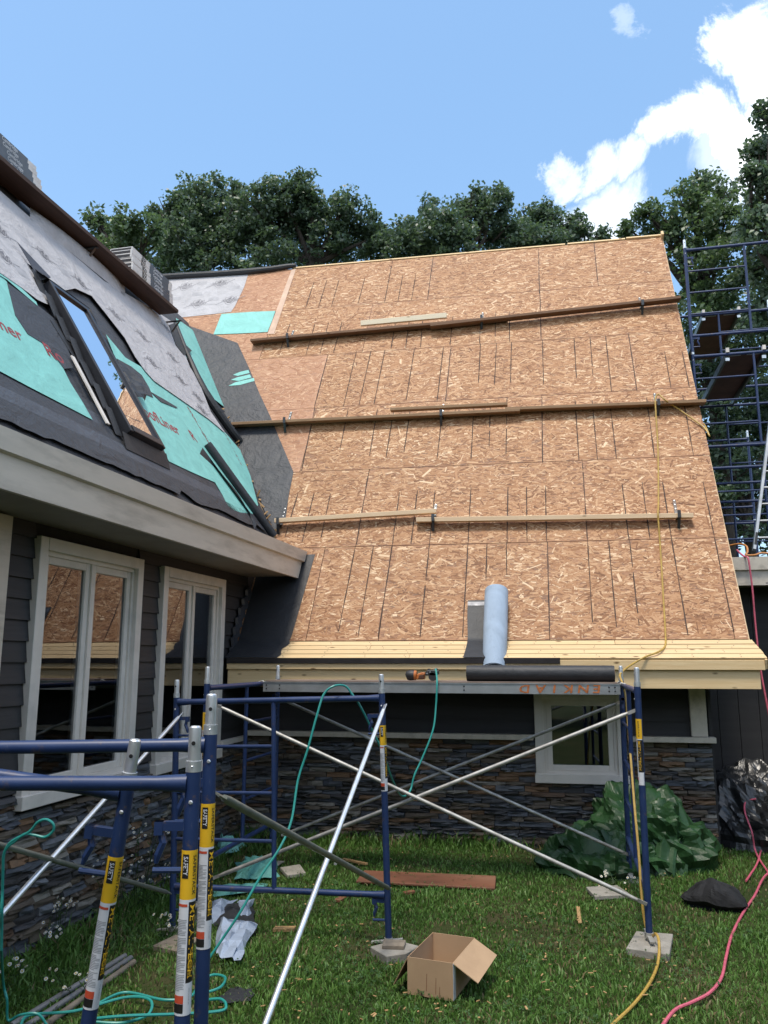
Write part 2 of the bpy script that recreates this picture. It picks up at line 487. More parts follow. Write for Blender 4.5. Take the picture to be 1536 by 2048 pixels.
M_BRONZE = plain('skylight_bronze', (.032, .032, .036), .38, .5, var=.15)
M_FLASH = plain('grey_flashing', (.085, .088, .10), .42, .6, var=.2, scale=5)
M_DRIP = plain('drip_edge_dark', (.035, .03, .03), .4, .4)
M_ALU = plain('deck_aluminium', (.42, .43, .43), .42, .75, var=.15, scale=5, dirt=(.27, .26, .24))
M_PLY = plain('deck_plywood', (.17, .125, .10), .8, var=.3, scale=5, dirt=(.09, .07, .06))
M_PLYDARK = plain('tower_plywood', (.15, .07, .05), .7, var=.25, scale=4)
M_GRAF = plain('orange_spray', (.42, .13, .035), .7, var=.35, scale=40, bump=0)
M_ROLLBLUE = membrane_mat('release_film_blue', (.33, .41, .51), .75, .2, .2)
M_FILM = membrane_mat('release_film_scrap', (.30, .36, .46), .4, .6, .5)
M_YELLOW = plain('yellow_sticker', (.74, .43, .018), .45, var=.06, bump=0)
M_LABELW = plain('white_sticker', (.62, .63, .66), .45, var=.05, bump=0)
M_BLACK = plain('black_sticker', (.014, .013, .013), .45, bump=0)
M_INK = plain('grey_ink', (.27, .28, .30), .6, bump=0)
M_REDST = plain('red_sticker', (.52, .075, .035), .45, bump=0)
M_HOSE_T = plain('teal_hose', (.025, .255, .225), .38, var=.1, bump=0)
M_HOSE_Y = plain('yellow_hose', (.40, .255, .05), .45, var=.18, scale=30, bump=.15)
M_HOSE_O = plain('orange_hose', (.50, .20, .05), .45, var=.12, bump=0)
M_HOSE_P = plain('pink_hose', (.52, .10, .15), .45, var=.18, scale=25, bump=.2, bscale=200)
M_RUBBER = plain('tool_black', (.020, .020, .022), .5, var=.2)
M_TOOL_O = plain('tool_orange', (.42, .13, .03), .45, var=.15, dirt=(.08, .04, .02))
M_TOOL_G = plain('tool_grey', (.10, .105, .11), .45, .4)
M_TARP = plain('green_tarp', (.016, .050, .015), .42, var=.25, scale=5, bump=.35, bscale=30, bdist=.012, spec=.35)
M_TARPK = plain('black_plastic', (.022, .023, .024), .3, var=.3, scale=4, bump=.3, bscale=25, bdist=.012, spec=.6)
M_BAG = plain('black_cloth', (.007, .007, .008), .85, var=.3, bump=.3, bscale=150)
M_CARD = plain('cardboard', (.40, .265, .155), .8, var=.07, scale=4, bump=.08, bscale=120, dirt=(.33, .21, .12))
M_CARD_IN = plain('cardboard_inside', (.32, .195, .11), .85, var=.08, scale=4, bump=.06)
M_TAPE = plain('packing_tape', (.62, .64, .68), .3, bump=0)
M_CONC = plain('concrete_block', (.27, .25, .215), .9, var=.2, scale=9, bump=.5, bscale=60, bdist=.006, dirt=(.17, .15, .12))
M_RUST = plain('red_brown_board', (.155, .060, .030), .75, var=.35, scale=5, bump=.35, bscale=50, dirt=(.24, .12, .07), stretch=(.25, 1, 1))
M_SCRAP = pine_mat('scrap_wood', (.34, .20, .085), (.50, .33, .16))
M_DECAYW = plain('grey_wood', (.20, .165, .125), .85, var=.3, scale=12, bump=.4)
M_PIPE = plain('grey_conduit', (.20, .205, .215), .42, .3, var=.15)
M_BARK = plain('bark', (.055, .045, .036), .9, var=.35, scale=7, bump=.8, bscale=20, bdist=.03, stretch=(1, 1, .3))
M_SOIL = None
M_WRAP = plain('bundle_wrap_white', (.60, .58, .56), .38, var=.1, scale=8, bump=.3, bscale=14, bdist=.01)
M_WRAPB = plain('bundle_wrap_blue', (.018, .048, .085), .38, var=.12, scale=8, bump=.2, bscale=14, bdist=.01)
M_SHING = plain('shingle_dark', (.045, .045, .05), .9, var=.3, scale=40, bump=.5, bscale=200)
M_INKW = plain('white_ink', (.62, .64, .66), .5, bump=0)
M_PETAL = plain('white_petal', (.78, .78, .74), .6, bump=0)
M_CENTRE = plain('yellow_centre', (.62, .40, .03), .7, bump=0)
M_STEM = leaf_mat('plant_leaf', [(.2, (.018, .045, .012)), (.8, (.055, .105, .028))])
M_MAPLE_HAZY = leaf_mat('hazy_maple_leaf', [(.15, (.060, .105, .085)), (.5, (.098, .160, .108)), (.85, (.140, .215, .118))], .45, .8)  # haze put into the leaf colour: greens lightened and blued
M_MAPLE2_HAZY = leaf_mat('light_hazy_maple_leaf', [(.15, (.068, .118, .075)), (.5, (.110, .180, .092)), (.85, (.155, .240, .105))], .45, .8)  # paler greens, also lifted towards blue in place of haze
M_GRASS = leaf_mat('grass_blade', [(.1, (.050, .108, .022)), (.4, (.088, .190, .036)), (.66, (.125, .245, .052)), (.86, (.175, .275, .080)), (1, (.29, .26, .11))], .3, .3)
M_THATCH = leaf_mat('dry_blade', [(.1, (.10, .075, .035)), (.5, (.19, .15, .075)), (1, (.30, .25, .14))], .15, .2)

# ================================================================== GROUND
def gz(x, y):
    t = min(1, max(0, (-1.2 - x) / 2.2))
    z = -.07 * t * t * (3 - 2 * t)
    t = min(1, max(0, (3.9 - y) / 1.4)); z -= .075 * t * t * (3 - 2 * t)
    z += .022 * mnoise.noise(Vector((x * .7, y * .7, 3.1))) + .010 * mnoise.noise(Vector((x * 2.3, y * 2.3, 9.0)))
    return z
def ground():
    xs = np.concatenate([np.linspace(-400, -12, 8), np.linspace(-8, 8, 65), np.linspace(12, 400, 8)])
    ys = np.concatenate([np.linspace(-300, -4, 6), np.linspace(-1, 17, 73), np.linspace(22, 600, 10)])
    vs = [(x, y, gz(x, y) - (.0 if abs(x) < 9 else .05)) for y in ys for x in xs]
    nx = len(xs)
    fs = [(j * nx + i, j * nx + i + 1, (j + 1) * nx + i + 1, (j + 1) * nx + i) for j in range(len(ys) - 1) for i in range(nx - 1)]
    t = NT('soil_and_thatch')
    v = t.coord('Object')
    n1 = t.noise(v, 1.1, 6, .6); n2 = t.noise(v, 24, 6, .7)
    c = t.ramp(t.math('ADD', t.math('MULTIPLY', n1, .7), t.math('MULTIPLY', n2, .35)), [(.3, (.020, .030, .010)), (.5, (.036, .048, .015)), (.62, (.060, .058, .026)), (.78, (.10, .078, .042))])
    t.set(Base_Color=c, Roughness=.95, Specular_IOR_Level=.1); t.bump(n2, .8, .02)
    o = obj('ground', MB().add(vs, fs), t.m, smooth=True); o['kind'] = 'structure'
ground()

# ================================================================== HOUSE
house = thing('house', 'house with steep bare OSB roof, dark siding and stacked stone base', 'house', (-1.0, 8.35, 0))
def uvR(p):
    return asR(np.asarray(p))
def clip(poly, f):
    res = []
    for i in range(len(poly)):
        p, q = poly[i], poly[(i + 1) % len(poly)]
        fp, fq = f(p), f(q)
        if fp >= 0: res.append(p)
        if (fp >= 0) != (fq >= 0):
            t = fp / (fp - fq); res.append((p[0] + (q[0] - p[0]) * t, p[1] + (q[1] - p[1]) * t))
    return res
def valley_a(s): return -3.244 - (s - 1.597) * .5483
SK, SR, ARAKE = .19, 7.42, 1.655
def s_of(*px): return sum(asR(onR(*p))[1] for p in px) / len(px)
def a_of(*px): return sum(asR(onR(*p))[0] for p in px) / len(px)
SEAM = [SK, s_of((637, 1092.6), (1471, 1077)), s_of((600, 943), (1424, 911)), s_of((629, 814), (1274, 782), (1379, 775)),
        s_of((656, 710), (1257, 668)), s_of((563, 621), (1347, 561)), SR]
JOINT = [[-3.38 + .75, a_of((785, 1090), (756, 1274)), a_of((1095, 1083), (1099, 1267)), a_of((1429, 1075))],
         [a_of((736, 952), (713, 1088)), a_of((1165, 928), (1175, 1082))],
         [a_of((630, 815), (603, 942)), a_of((1084, 795), (1085, 925))],
         [a_of((656, 710), (629, 813)), a_of((902, 692), (891, 803)), a_of((1257, 668), (1274, 782))],
         [a_of((551, 622), (537, 668)), a_of((742, 623)), a_of((1080, 590), (1082, 679))],
         [a_of((590, 536), (562, 620)), a_of((866, 517), (855, 599)), a_of((1077, 505)), a_of((1188, 484), (1195, 560))]]
OLD_FIRST = [False, False, True, True, True, True]

# roof body under the panels, both slopes
YRIDGE = B0 + SR * math.cos(TH); ZRIDGE = Z0 + SR * math.sin(TH)
def roof_body():
    mb = MB()
    nb = NR * -.016
    K = R(0, SK) + nb; T = R(0, SR) + nb
    k2 = K - NR * .14; t2 = T - np.array([0, 0, .17])
    back = np.array([0, 2 * YRIDGE - 7.8, Z0 + .1]); back2 = back - np.array([0, .05, .2])
    prof = [K, T, back, back2, t2, k2]
    n = len(prof)
    vs = [p + EX * -8.0 for p in prof] + [p + EX * (ARAKE - .012) for p in prof]
    fs = [tuple(range(n)), tuple(range(n, 2 * n))[::-1]] + [(i, n + i, n + (i + 1) % n, (i + 1) % n) for i in range(n)]
    return mb.add(vs, fs)
main_roof = obj('main_roof', roof_body(), M_GAP, house)
PANELS = []
for ci in range(6):
    s0, s1 = SEAM[ci] + .004, SEAM[ci + 1] - .004
    js = [-9.0] + JOINT[ci] + [ARAKE]
    for k in range(len(js) - 1):
        a0, a1 = js[k] + .003, js[k + 1] - .003
        e = random.uniform(-.006, .008) if k == len(js) - 2 else 0
        rect = [(a0, s0), (a1 + e, s0), (a1 + e + random.uniform(-.003, .003), s1), (a0, s1)]
        if ci == 0: rect = clip(rect, lambda p: p[0] + 3.37)
        elif ci == 1: rect = clip(clip(rect, lambda p: p[0] + 3.37), lambda p: p[0] - valley_a(p[1]) + .02)
        else: rect = clip(rect, lambda p: p[0] - valley_a(p[1]) + .02)
        if len(rect) < 3: continue
        old = OLD_FIRST[ci] and k == 0
        PANELS.append((rect, old, random.uniform(-.08, .08)))
        mb = MB().prism([R(a, s, -.013) for a, s in rect], NR * .0125)
        obj('osb_panel', mb, M_OSB_OLD if old else M_OSB, main_roof, uv=uvR)
# wood strands pressed into the sheets, thin flakes just proud of the face
def strand_flakes():
    R_ = np.random.default_rng(5)
    out_ = {False: [], True: []}
    for rect, old, br_ in PANELS:
        P = np.array(rect); a0, s0 = P.min(0); a1, s1 = P.max(0)
        a0 = max(a0, -6.6)
        area = max(0, a1 - a0) * (s1 - s0)
        n = int(area * (1500 if not old else 900))
        if n < 1: continue
        c = np.stack([R_.uniform(a0, a1, n), R_.uniform(s0, s1, n)], 1)
        L = np.clip(R_.lognormal(math.log(.072), .42, n), .02, .17); w = np.clip(R_.lognormal(math.log(.0125), .45, n), .004, .032)
        th = np.where(R_.uniform(0, 1, n) < .72, R_.normal(0, .42, n), R_.uniform(-1.57, 1.57, n))
        u = np.stack([np.cos(th), np.sin(th)], 1); v = np.stack([-np.sin(th), np.cos(th)], 1)
        sk = R_.uniform(-.35, .35, (n, 2))
        cs = [c - u * L[:, None] / 2 - v * w[:, None] / 2, c + u * (L * (.5 + .5 * sk[:, 0] * w / L))[:, None] - v * w[:, None] / 2 * (1 - .3 * abs(sk[:, 1]))[:, None],
              c + u * L[:, None] / 2 + v * w[:, None] / 2, c - u * (L * (.5 - .4 * sk[:, 1] * w / L))[:, None] + v * (w / 2 * R_.uniform(.5, 1, n))[:, None]]
        ok = np.ones(n, bool)
        m = len(rect); cen = P.mean(0)
        for q in cs:
            for k in range(m):
                p0, p1 = P[k], P[(k + 1) % m]; e = p1 - p0; nn = np.array([-e[1], e[0]])
                if nn @ (cen - p0) < 0: nn = -nn
                ok &= ((q - p0) @ nn) > .0015 * np.linalg.norm(nn)
        z = R_.uniform(.0001, .0013, n)
        V = np.stack([R0[None] + q[:, :1] * EX[None] + q[:, 1:] * ES[None] + (z[:, None] - .0005) * NR[None] for q in cs], 1)[ok]
        out_[old].append(V)
    for old in (False, True):
        if not out_[old]: continue
        V = np.concatenate(out_[old]); m = len(V)
        me = bpy.data.meshes.new('strand_flakes')
        me.vertices.add(m * 4); me.vertices.foreach_set('co', V.reshape(-1, 3).ravel())
        me.loops.add(m * 4); me.loops.foreach_set('vertex_index', np.arange(m * 4, dtype=np.int32))
        me.polygons.add(m); me.polygons.foreach_set('loop_start', (np.arange(m) * 4).astype(np.int32))
        t = NT('strand_flake_old' if old else 'strand_flake')
        isl = t.n('ShaderNodeNewGeometry').outputs['Random Per Island']
        big = t.noise(t.coord('Object'), .9, 3)
        f_ = t.math('ADD', isl, t.math('MULTIPLY', t.math('SUBTRACT', big, .5), .35))
        if old: c = t.ramp(f_, [(0, (.30, .135, .068)), (.5, (.40, .205, .11)), (.85, (.47, .26, .15)), (1, (.58, .37, .23))])
        else: c = t.ramp(f_, [(0, (.15, .062, .025)), (.14, (.245, .108, .044)), (.32, (.34, .165, .072)), (.55, (.395, .205, .098)), (.80, (.455, .255, .130)), (.92, (.54, .335, .185)), (1, (.68, .49, .31))])
        t.set(Base_Color=c, Roughness=.62, Specular_IOR_Level=.3)
        me.materials.append(t.m); me.update(calc_edges=True)
        o = bpy.data.objects.new('strand_flakes', me); link(o, main_roof); o['kind'] = 'stuff'
strand_flakes()
# ridge blocking: thin uneven lip boards along the top edge
for (x0, x1, d) in ((590, 1130, .02), (1135, 1250, .028), (1252, 1322, .05)):
    a0, a1 = a_of((x0, 530 - (x0 - 590) * .078)), a_of((x1, 530 - (x1 - 590) * .078))
    mb = MB().bar(R(a0, SR + .012, .004), R(a1, SR + .012, .004), .03, d, up=NR)
    obj('ridge_strip', mb, M_PINE_D, main_roof)
mb = MB().bar(R(ARAKE - .03, SR - .02, .03), R(ARAKE + .004, SR - .02, .03), .09, .1, up=NR)
obj('ridge_block', mb, M_PINE, main_roof)

# snapped rafter lines and nail rows, flat marks on the sheathing
LINES = [((711, 1092), (675, 1274)), ((747, 1092), (716, 1274)), ((785, 1090), (756, 1274)), ((859, 1088), (840, 1274)), ((936, 1087), (925, 1274)),
 ((974, 1087), (972, 1160)), ((1013, 1085), (1013, 1150)), ((1095, 1083), (1099, 1267)), ((1175, 1082), (1185, 1245)), ((1217, 1082), (1233, 1254)),
 ((1259, 1080), (1278, 1251)), ((1343, 1078), (1376, 1271)), ((1429, 1075), (1468, 1264)), ((596, 987), (570, 1075)), ((628, 987), (604, 1085)),
 ((661, 987), (640, 1085)), ((736, 952), (713, 1088)), ((799, 984), (785, 1088)), ((835, 981), (822, 1088)), ((870, 981), (859, 1088)),
 ((942, 974), (936, 1087)), ((1016, 974), (1014, 1085)), ((1053, 974), (1054, 1085)), ((1091, 972), (1093, 1083)), ((1165, 928), (1175, 1082)),
 ((1244, 967), (1258, 1080)), ((1284, 964), (1300, 1079)), ((1325, 964), (1343, 1077)), ((1406, 964), (1429, 1075)), ((630, 815), (603, 942)),
 ((697, 815), (680, 900)), ((755, 818), (739, 912)), ((788, 818), (772, 915)), ((821, 816), (808, 904)), ((886, 812), (874, 919)), ((948, 810), (942, 919)),
 ((981, 808), (978, 894)), ((1014, 795), (1012, 908)), ((1084, 795), (1085, 925)), ((1150, 800), (1158, 921)), ((1184, 800), (1195, 919)),
 ((1219, 800), (1233, 918)), ((1293, 795), (1309, 914)), ((1365, 790), (1387, 912)), ((656, 710), (629, 813)), ((713, 703), (687, 812)), ((742, 702), (718, 810)),
 ((770, 700), (748, 809)), ((829, 697), (811, 808)), ((887, 693), (874, 803)), ((902, 692), (891, 803)), ((961, 687), (957, 766)), ((993, 686), (989, 770)),
 ((1023, 684), (1021, 766)), ((1085, 679), (1087, 770)), ((1148, 676), (1153, 757)), ((1180, 673), (1186, 752)), ((1211, 671), (1223, 783)), ((1257, 668), (1274, 782)),
 ((1329, 703), (1342, 776)), ((1364, 703), (1379, 775)), ((580, 648), (560, 702)), ((630, 648), (612, 709)), ((657, 646), (640, 708)), ((684, 644), (667, 706)),
 ((792, 640), (782, 698)), ((819, 638), (811, 697)), ((846, 636), (841, 695)), ((906, 632), (900, 691)), ((961, 640), (959, 688)), ((991, 625), (990, 686)),
 ((1019, 623), (1019, 684)), ((1080, 590), (1082, 679)), ((628, 564), (611, 617)), ((654, 560), (637, 614)), ((678, 560), (663, 613)), ((730, 555), (716, 608)),
 ((785, 522), (769, 605)), ((806, 549), (796, 602)), ((832, 546), (823, 600)), ((866, 517), (855, 599)), ((1188, 484), (1195, 560)), ((1077, 503), (1079, 588))]
def line_strip(mb, p, q, w):
    a0, s0 = asR(onR(*p)); a1, s1 = asR(onR(*q))
    L = math.hypot(a1 - a0, s1 - s0); n = max(2, int(L / .07))
    pts = []
    for i in range(n + 1):
        t = i / n; ww = w * random.uniform(.55, 1.25) * (0.6 if i in (0, n) else 1)
        a = a0 + (a1 - a0) * t + random.uniform(-.0012, .0012); s = s0 + (s1 - s0) * t
        pts.append((R(a - ww / 2, s, .003), R(a + ww / 2, s, .003)))
    for i in range(n):
        if random.random() < .015: continue
        mb.quad(pts[i][0], pts[i][1], pts[i + 1][1], pts[i + 1][0])
mb = MB()
for p, q in LINES: line_strip(mb, p, q, .012)
obj('rafter_line_marks', mb, plain('line_mark', (.060, .036, .026), .85, bump=0), main_roof)
for p, q in (((1347, 561), (1195, 573)), ((1095, 1083), (640, 1094))):
    pass

# flared eave with starter boards, fascia and drip edge
BE = 7.72
ZE = onm(1000, 1316, BE)[2]
Kb, Kz = B0 + SK * math.cos(TH), Z0 + SK * math.sin(TH)
fl = np.array([0, Kb - BE, Kz - ZE]); fln = np.array([0, -fl[2], fl[1]]) / np.hypot(fl[1], fl[2])
AL = asR(onR(465, 1318))[0] + .02
AE = a_of((1512, 1312)) + .02
nails = []
nb = 4
for i in range(nb):
    t0, t1 = i / nb, (i + 1) / nb
    c0 = np.array([0, BE, ZE]) + fl * t0; c1 = np.array([0, BE, ZE]) + fl * t1 - fl / np.linalg.norm(fl) * .011
    aL = -3.3; aR = AE + .03 - .05 * t0 + random.uniform(-.006, .006)
    splits = sorted([aL, aR] + [random.uniform(-2.2, 1.0)])
    for k in range(2):
        x0, x1 = splits[k] + .0015, splits[k + 1] - .0015
        o_ = random.uniform(0, .002)
        m2 = MB().prism([c0 + EX * x0 + fln * o_, c0 + EX * x1 + fln * o_, c1 + EX * (x1 - (.0 if k == 0 else .012)) + fln * o_, c1 + EX * x0 + fln * o_], -fln * .022)
        sb_ = obj('starter_board', m2, M_PINE, main_roof, bevel=.002)
        for q in np.arange(x0 + .12, x1 - .02, .41):     # paired nail heads over each rafter
            for tq in (.3, .7):
                pn = c0 + (c1 - c0) * tq + EX * (q + random.uniform(-.02, .02)) + fln * (o_ + .0006)
                nails.append(pn)
mb = MB()
for pn in nails: mb.add([pn + (EX * math.cos(w) + fl / np.linalg.norm(fl) * math.sin(w)) * .006 for w in np.linspace(0, 5.24, 6)], [(0, 1, 2, 3, 4, 5)])
obj('nail_heads', mb, M_STEEL, main_roof)['kind'] = 'stuff'
# sub-fascia boards
zt, zm, zb = onm(1000, 1319, BE)[2], onm(1000, 1338, BE)[2], onm(1000, 1375, BE + .02)[2]
obj('fascia_board', MB().box(W((-3.33 + AE) / 2, BE + .019, (zt + zm) / 2 - .006), EX * (AE + 3.33) / 2, EY * .019, EZ * (zt - zm) / 2), M_PINE_D, house, bevel=.003)['label'] = 'upper narrow fascia board'
obj('fascia_board', MB().box(W((-3.33 + AE - .04) / 2, BE + .049, (zm + zb) / 2 - .003), EX * (AE - .04 + 3.33) / 2, EY * .019, EZ * (zm - zb) / 2), M_PINE_D, house, bevel=.003)['label'] = 'lower wide fascia board'
obj('return_board', MB().bar(W(AE + .012, BE, (zt + zm) / 2), W(AE + .012, BE + .28, (zt + zm) / 2 + .10), .02, zt - zm), M_PINE_D, house)
a1d = onm(1120, 1318, BE)[0]
mb = MB().box(W((-3.33 + a1d) / 2, BE - .003, zt - .008), EX * (a1d + 3.33) / 2, EY * .002, EZ * .024)
mb.box(W((-3.33 + a1d) / 2, BE - .008, zt - .034), EX * (a1d + 3.33) / 2, EY * .006, EZ * .003)
obj('drip_edge', mb, M_DRIP, house)['label'] = 'dark metal drip edge along the left of the eave'
# soffit under the main eave
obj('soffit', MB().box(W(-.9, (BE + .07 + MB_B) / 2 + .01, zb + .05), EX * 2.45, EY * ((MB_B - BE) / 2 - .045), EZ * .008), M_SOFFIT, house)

# underlayment pieces on the main roof
def sheetR(name, px, mat, off, th=.0025, parent=main_roof):
    return obj(name, MB().prism([onR(x, y, off) for x, y in px], NR * th), mat, parent)
val_px = []
vpoly = [R(valley_a(s) - .0, s, .003) for s in np.linspace(6.05, 1.62, 14)]
right = [(571, 1040), (577, 994), (587, 944), (565, 892), (542, 836), (519, 787), (500, 740), (475, 686)]
obj('valley_membrane', MB().prism(vpoly + [onR(x, y, .003) for x, y in right], NR * .003), M_FELT, main_roof)
for q in (((457, 772), (470, 765), (508, 756), (509, 762), (480, 770)), ((466, 750), (480, 744), (497, 740), (499, 746), (476, 752)),
          ((462, 760), (474, 755), (500, 749), (503, 755), (478, 762))):
    sheetR('membrane_scrap', q, M_TEAL, .0065)
# lower valley sheet curving over the flare
def low_sheet(u, v):
    # v 0 bottom .. 1 top ; follows flare then slope
    s_top = 1.33
    L0 = np.linalg.norm(fl); tot = L0 + (s_top - SK); d = v * tot
    aR_ = a_of((633, 1097)) + (a_of((572, 1304)) - a_of((633, 1097))) * (1 - v)
    if v < .28: aR_ += .02 * math.sin(v * 40)
    p = (np.array([0, BE, ZE]) + fl * d / L0 + fln * .006) if d < L0 else (R(0, SK + d - L0, .005))
    aL_ = -3.352
    return p + EX * (aL_ + (aR_ - aL_) * u)
obj('valley_membrane', MB().grid(low_sheet, 6, 24), M_FELT_CLEAN, main_roof, smooth=True)
mb = MB()
for i in range(7):   # step flashing curling away from the wing siding
    t = i / 6
    c = np.array([-3.355, 7.78 + .36 * t ** 1.6, 1.86 + .62 * t])
    mb.box(c, (.012, .008, .004), (0, .05, .02), (0.002, -.02, .062))
obj('step_flashing', mb, M_FLASH, house)
# grey patch, teal rectangle and rolled felt at the ridge
sheetR('grey_underlayment', [(300, 556), (400, 552), (497, 547), (488, 575), (470, 612), (462, 624), (420, 629), (362, 635), (330, 640)], M_GREY, .002)
sheetR('teal_patch', [(443, 628), (500, 624), (551, 622), (544, 642), (535, 664), (480, 667), (427, 669)], M_TEAL, .006)
sheetR('exposed_plywood_strip', [(583, 540), (592, 538), (548, 668), (535, 668)], plain('pale_ply', (.52, .36, .26), .7), .003)
pts = [onR(x, y, .03) for x, y in ((300, 556), (360, 552), (430, 548), (500, 543), (545, 538), (575, 533), (592, 531))]
obj('ridge_felt_roll', MB().tube(pts, [.055, .055, .052, .055, .05, .045, .035], 10), M_FELT_CLEAN, main_roof, smooth=True)

# ---------------------------------------------------------------- printed logo (shield with a star and a word band)
def logo_geo():
    """2D triangles/quads in unit square, centred"""
    F = []
    def st(x0, y0, x1, y1, w=.022):
        dx, dy = x1 - x0, y1 - y0; l = math.hypot(dx, dy); nx_, ny_ = -dy / l * w / 2, dx / l * w / 2
        F.append([(x0 + nx_, y0 + ny_), (x1 + nx_, y1 + ny_), (x1 - nx_, y1 - ny_), (x0 - nx_, y0 - ny_)])
    sh = [(-.30, .30), (-.16, .24), (0, .40), (.16, .24), (.30, .30), (.30, .06)]
    for p, q in zip(sh[:-1], sh[1:]): st(*p, *q)
    st(-.30, .30, -.30, .06); st(-.44, .06, .44, .06); st(-.44, -.12, .44, -.12); st(-.44, .06, -.44, -.12); st(.44, .06, .44, -.12)
    st(-.28, -.12, -.16, -.32); st(-.16, -.32, 0, -.44); st(0, -.44, .16, -.32); st(.16, -.32, .28, -.12)
    for k in range(9):
        x = -.385 + k * .087
        F.append([(x, .03), (x + .05, .03), (x + .05, -.09), (x, -.09)])
    F.append([(-.20, .09), (.02, .33), (.05, .09)]); F.append([(.09, .09), (.13, .20), (.24, .22), (.22, .09)])
    F.append([(-.18, -.16), (.18, -.16), (.09, -.26), (-.09, -.26)])
    st(-.74, -.34, -.44, -.14, .03); st(.44, .06, .80, .30, .03)
    return F
LOGO = logo_geo()
def logo_mesh(mb, o, u, v, size):
    for poly in LOGO:
        mb.add([o + (u * x + v * y) * size for x, y in poly], [tuple(range(len(poly)))])
def text_polys(body, bold=.0, shear=0.0):
    c = bpy.data.curves.new('t', 'FONT'); c.body = body; c.size = 1; c.align_x = 'CENTER'; c.align_y = 'CENTER'
    c.resolution_u = 2; c.offset = bold; c.shear = shear
    o = bpy.data.objects.new('t', c)
    m = bpy.data.meshes.new_from_object(o)
    vs = [(v.co.x, v.co.y) for v in m.vertices]; fs = [tuple(p.vertices) for p in m.polygons]
    bpy.data.objects.remove(o); bpy.data.curves.remove(c); bpy.data.meshes.remove(m)
    return vs, fs
TXT = {}
def text(mb, body, o, u, v, size, bold=.0, shear=0.0, wid=1.0):
    k = (body, bold, shear)
    if k not in TXT: TXT[k] = text_polys(*k)
    vs, fs = TXT[k]
    mb.add([np.asarray(o) + (np.asarray(u) * x * wid + np.asarray(v) * y) * size for x, y in vs], fs)
for x, y in ((371, 573), (440, 567), (396, 607), (460, 600)):
    mb = MB(); logo_mesh(mb, onR(x, y, .0058), EX, ES, .30); obj('printed_logo', mb, M_PRINT, main_roof)
for x, y in ((405, 566), (352, 597), (428, 598), (395, 588), (470, 575)):
    mb = MB(); p = onR(x, y, .0056); mb.add([p + (EX * i + ES * j) for i, j in ((-.09, -.05), (.09, -.05), (.07, .05), (-.1, .05))], [(0, 1, 2, 3)])
    obj('faint_print', mb, M_PRINT_F, main_roof)

# ---------------------------------------------------------------- wing roof
def Ymain(X, z): return B0 + (z - Z0) / math.tan(TH) + X * math.tan(DL)
FX, FZT, FZB = -2.85, 2.975, 2.66     # fascia front, top and bottom
def wing_body():
    prof = [(FX - .02, FZT - .03), (-3.16, 3.02), (WC[0] - .0, WC[2] - .01), (WC[0] + EWS[0] * 4.52, WC[2] + EWS[2] * 4.52 - .01), (-9.0, 8.1), (-9.0, 5.6),
            (WC[0] + EWS[0] * 4.2 - .1, WC[2] + EWS[2] * 4.2 - .3), (-3.36, 2.85), (FX - .02, 2.78)]
    n = len(prof)
    vs = [(x, -1.5, z) for x, z in prof] + [(x, Ymain(x, z) + (.06 if i not in (0, 8) else -.02), z) for i, (x, z) in enumerate(prof)]
    fs = [tuple(range(n)), tuple(range(n, 2 * n))[::-1]] + [(i, n + i, n + (i + 1) % n, (i + 1) % n) for i in range(n)]
    return MB().add(vs, fs)
wing_roof = obj('wing_roof', wing_body(), M_FELT, house)
def sheetW(name, px, mat, off, th=.0025, parent=wing_roof):
    return obj(name, MB().prism([onW(x, y, off) for x, y in px], NW * th), mat, parent)
def sheetYS(name, ys, mat, off, th=.0025, parent=wing_roof):
    return obj(name, MB().prism([Wp(y, s, off) for y, s in ys], NW * th), mat, parent)
# torn rows of old felt lapped at the bottom (uneven lower edges)
for k in range(5):
    s0 = .02 + k * .13
    ys = np.linspace(2.2, 8.3 - k * .05, 60)
    low = [(y, s0 + .05 * mnoise.noise(Vector((y * 1.6, k * 7.3, 0))) + .03 * mnoise.noise(Vector((y * 7, k * 3.3, 5))) + (.05 if mnoise.noise(Vector((y * 2.9, k, 9))) > .32 else 0)) for y in ys]
    up_ = [(y, s0 + .20) for y in ys[::-1]]
    sheetYS('felt_strip', low + up_, (M_FELT, M_FELT_B)[k % 2], .002 + .0035 * (5 - k), .003)
G1 = [(-60, 510), (0, 548), (14, 565), (22, 600), (30, 630), (55, 668), (94, 692), (125, 735), (140, 765), (165, 805), (185, 840), (120, 806), (60, 775), (0, 743), (-60, 712)]
sheetW('teal_membrane', G1, M_TEAL, .020)
sheetW('felt_patch', [(14, 565), (75, 611), (112, 640), (150, 735), (128, 738), (94, 692), (55, 668), (30, 630)], M_FELT, .024)
sheetW('teal_membrane', [(-10, 545), (14, 560), (75, 612), (72, 604), (30, 565), (0, 540)], M_TEAL, .027)
G2 = [(212, 669), (250, 715), (306, 748), (367, 800), (417, 840), (450, 865), (480, 900), (500, 950), (516, 1010), (505, 1028), (480, 1025), (458, 1017), (445, 990), (430, 965), (380, 943), (338, 923), (315, 882), (262, 777), (227, 707)]
sheetW('teal_membrane', G2, M_TEAL, .020)
sheetW('torn_felt', [(233, 717), (262, 733), (283, 750), (298, 775), (306, 795), (285, 786), (250, 757)], M_FELT, .026)
sheetW('torn_felt', [(300, 783), (330, 800), (355, 815), (352, 816), (322, 804)], M_FELT, .0265)
G4 = [(352, 636), (385, 660), (402, 690), (418, 735), (437, 780), (467, 813), (455, 819), (430, 800), (410, 770), (390, 735), (372, 715), (364, 690)]
sheetW('teal_membrane', G4, M_TEAL, .018)
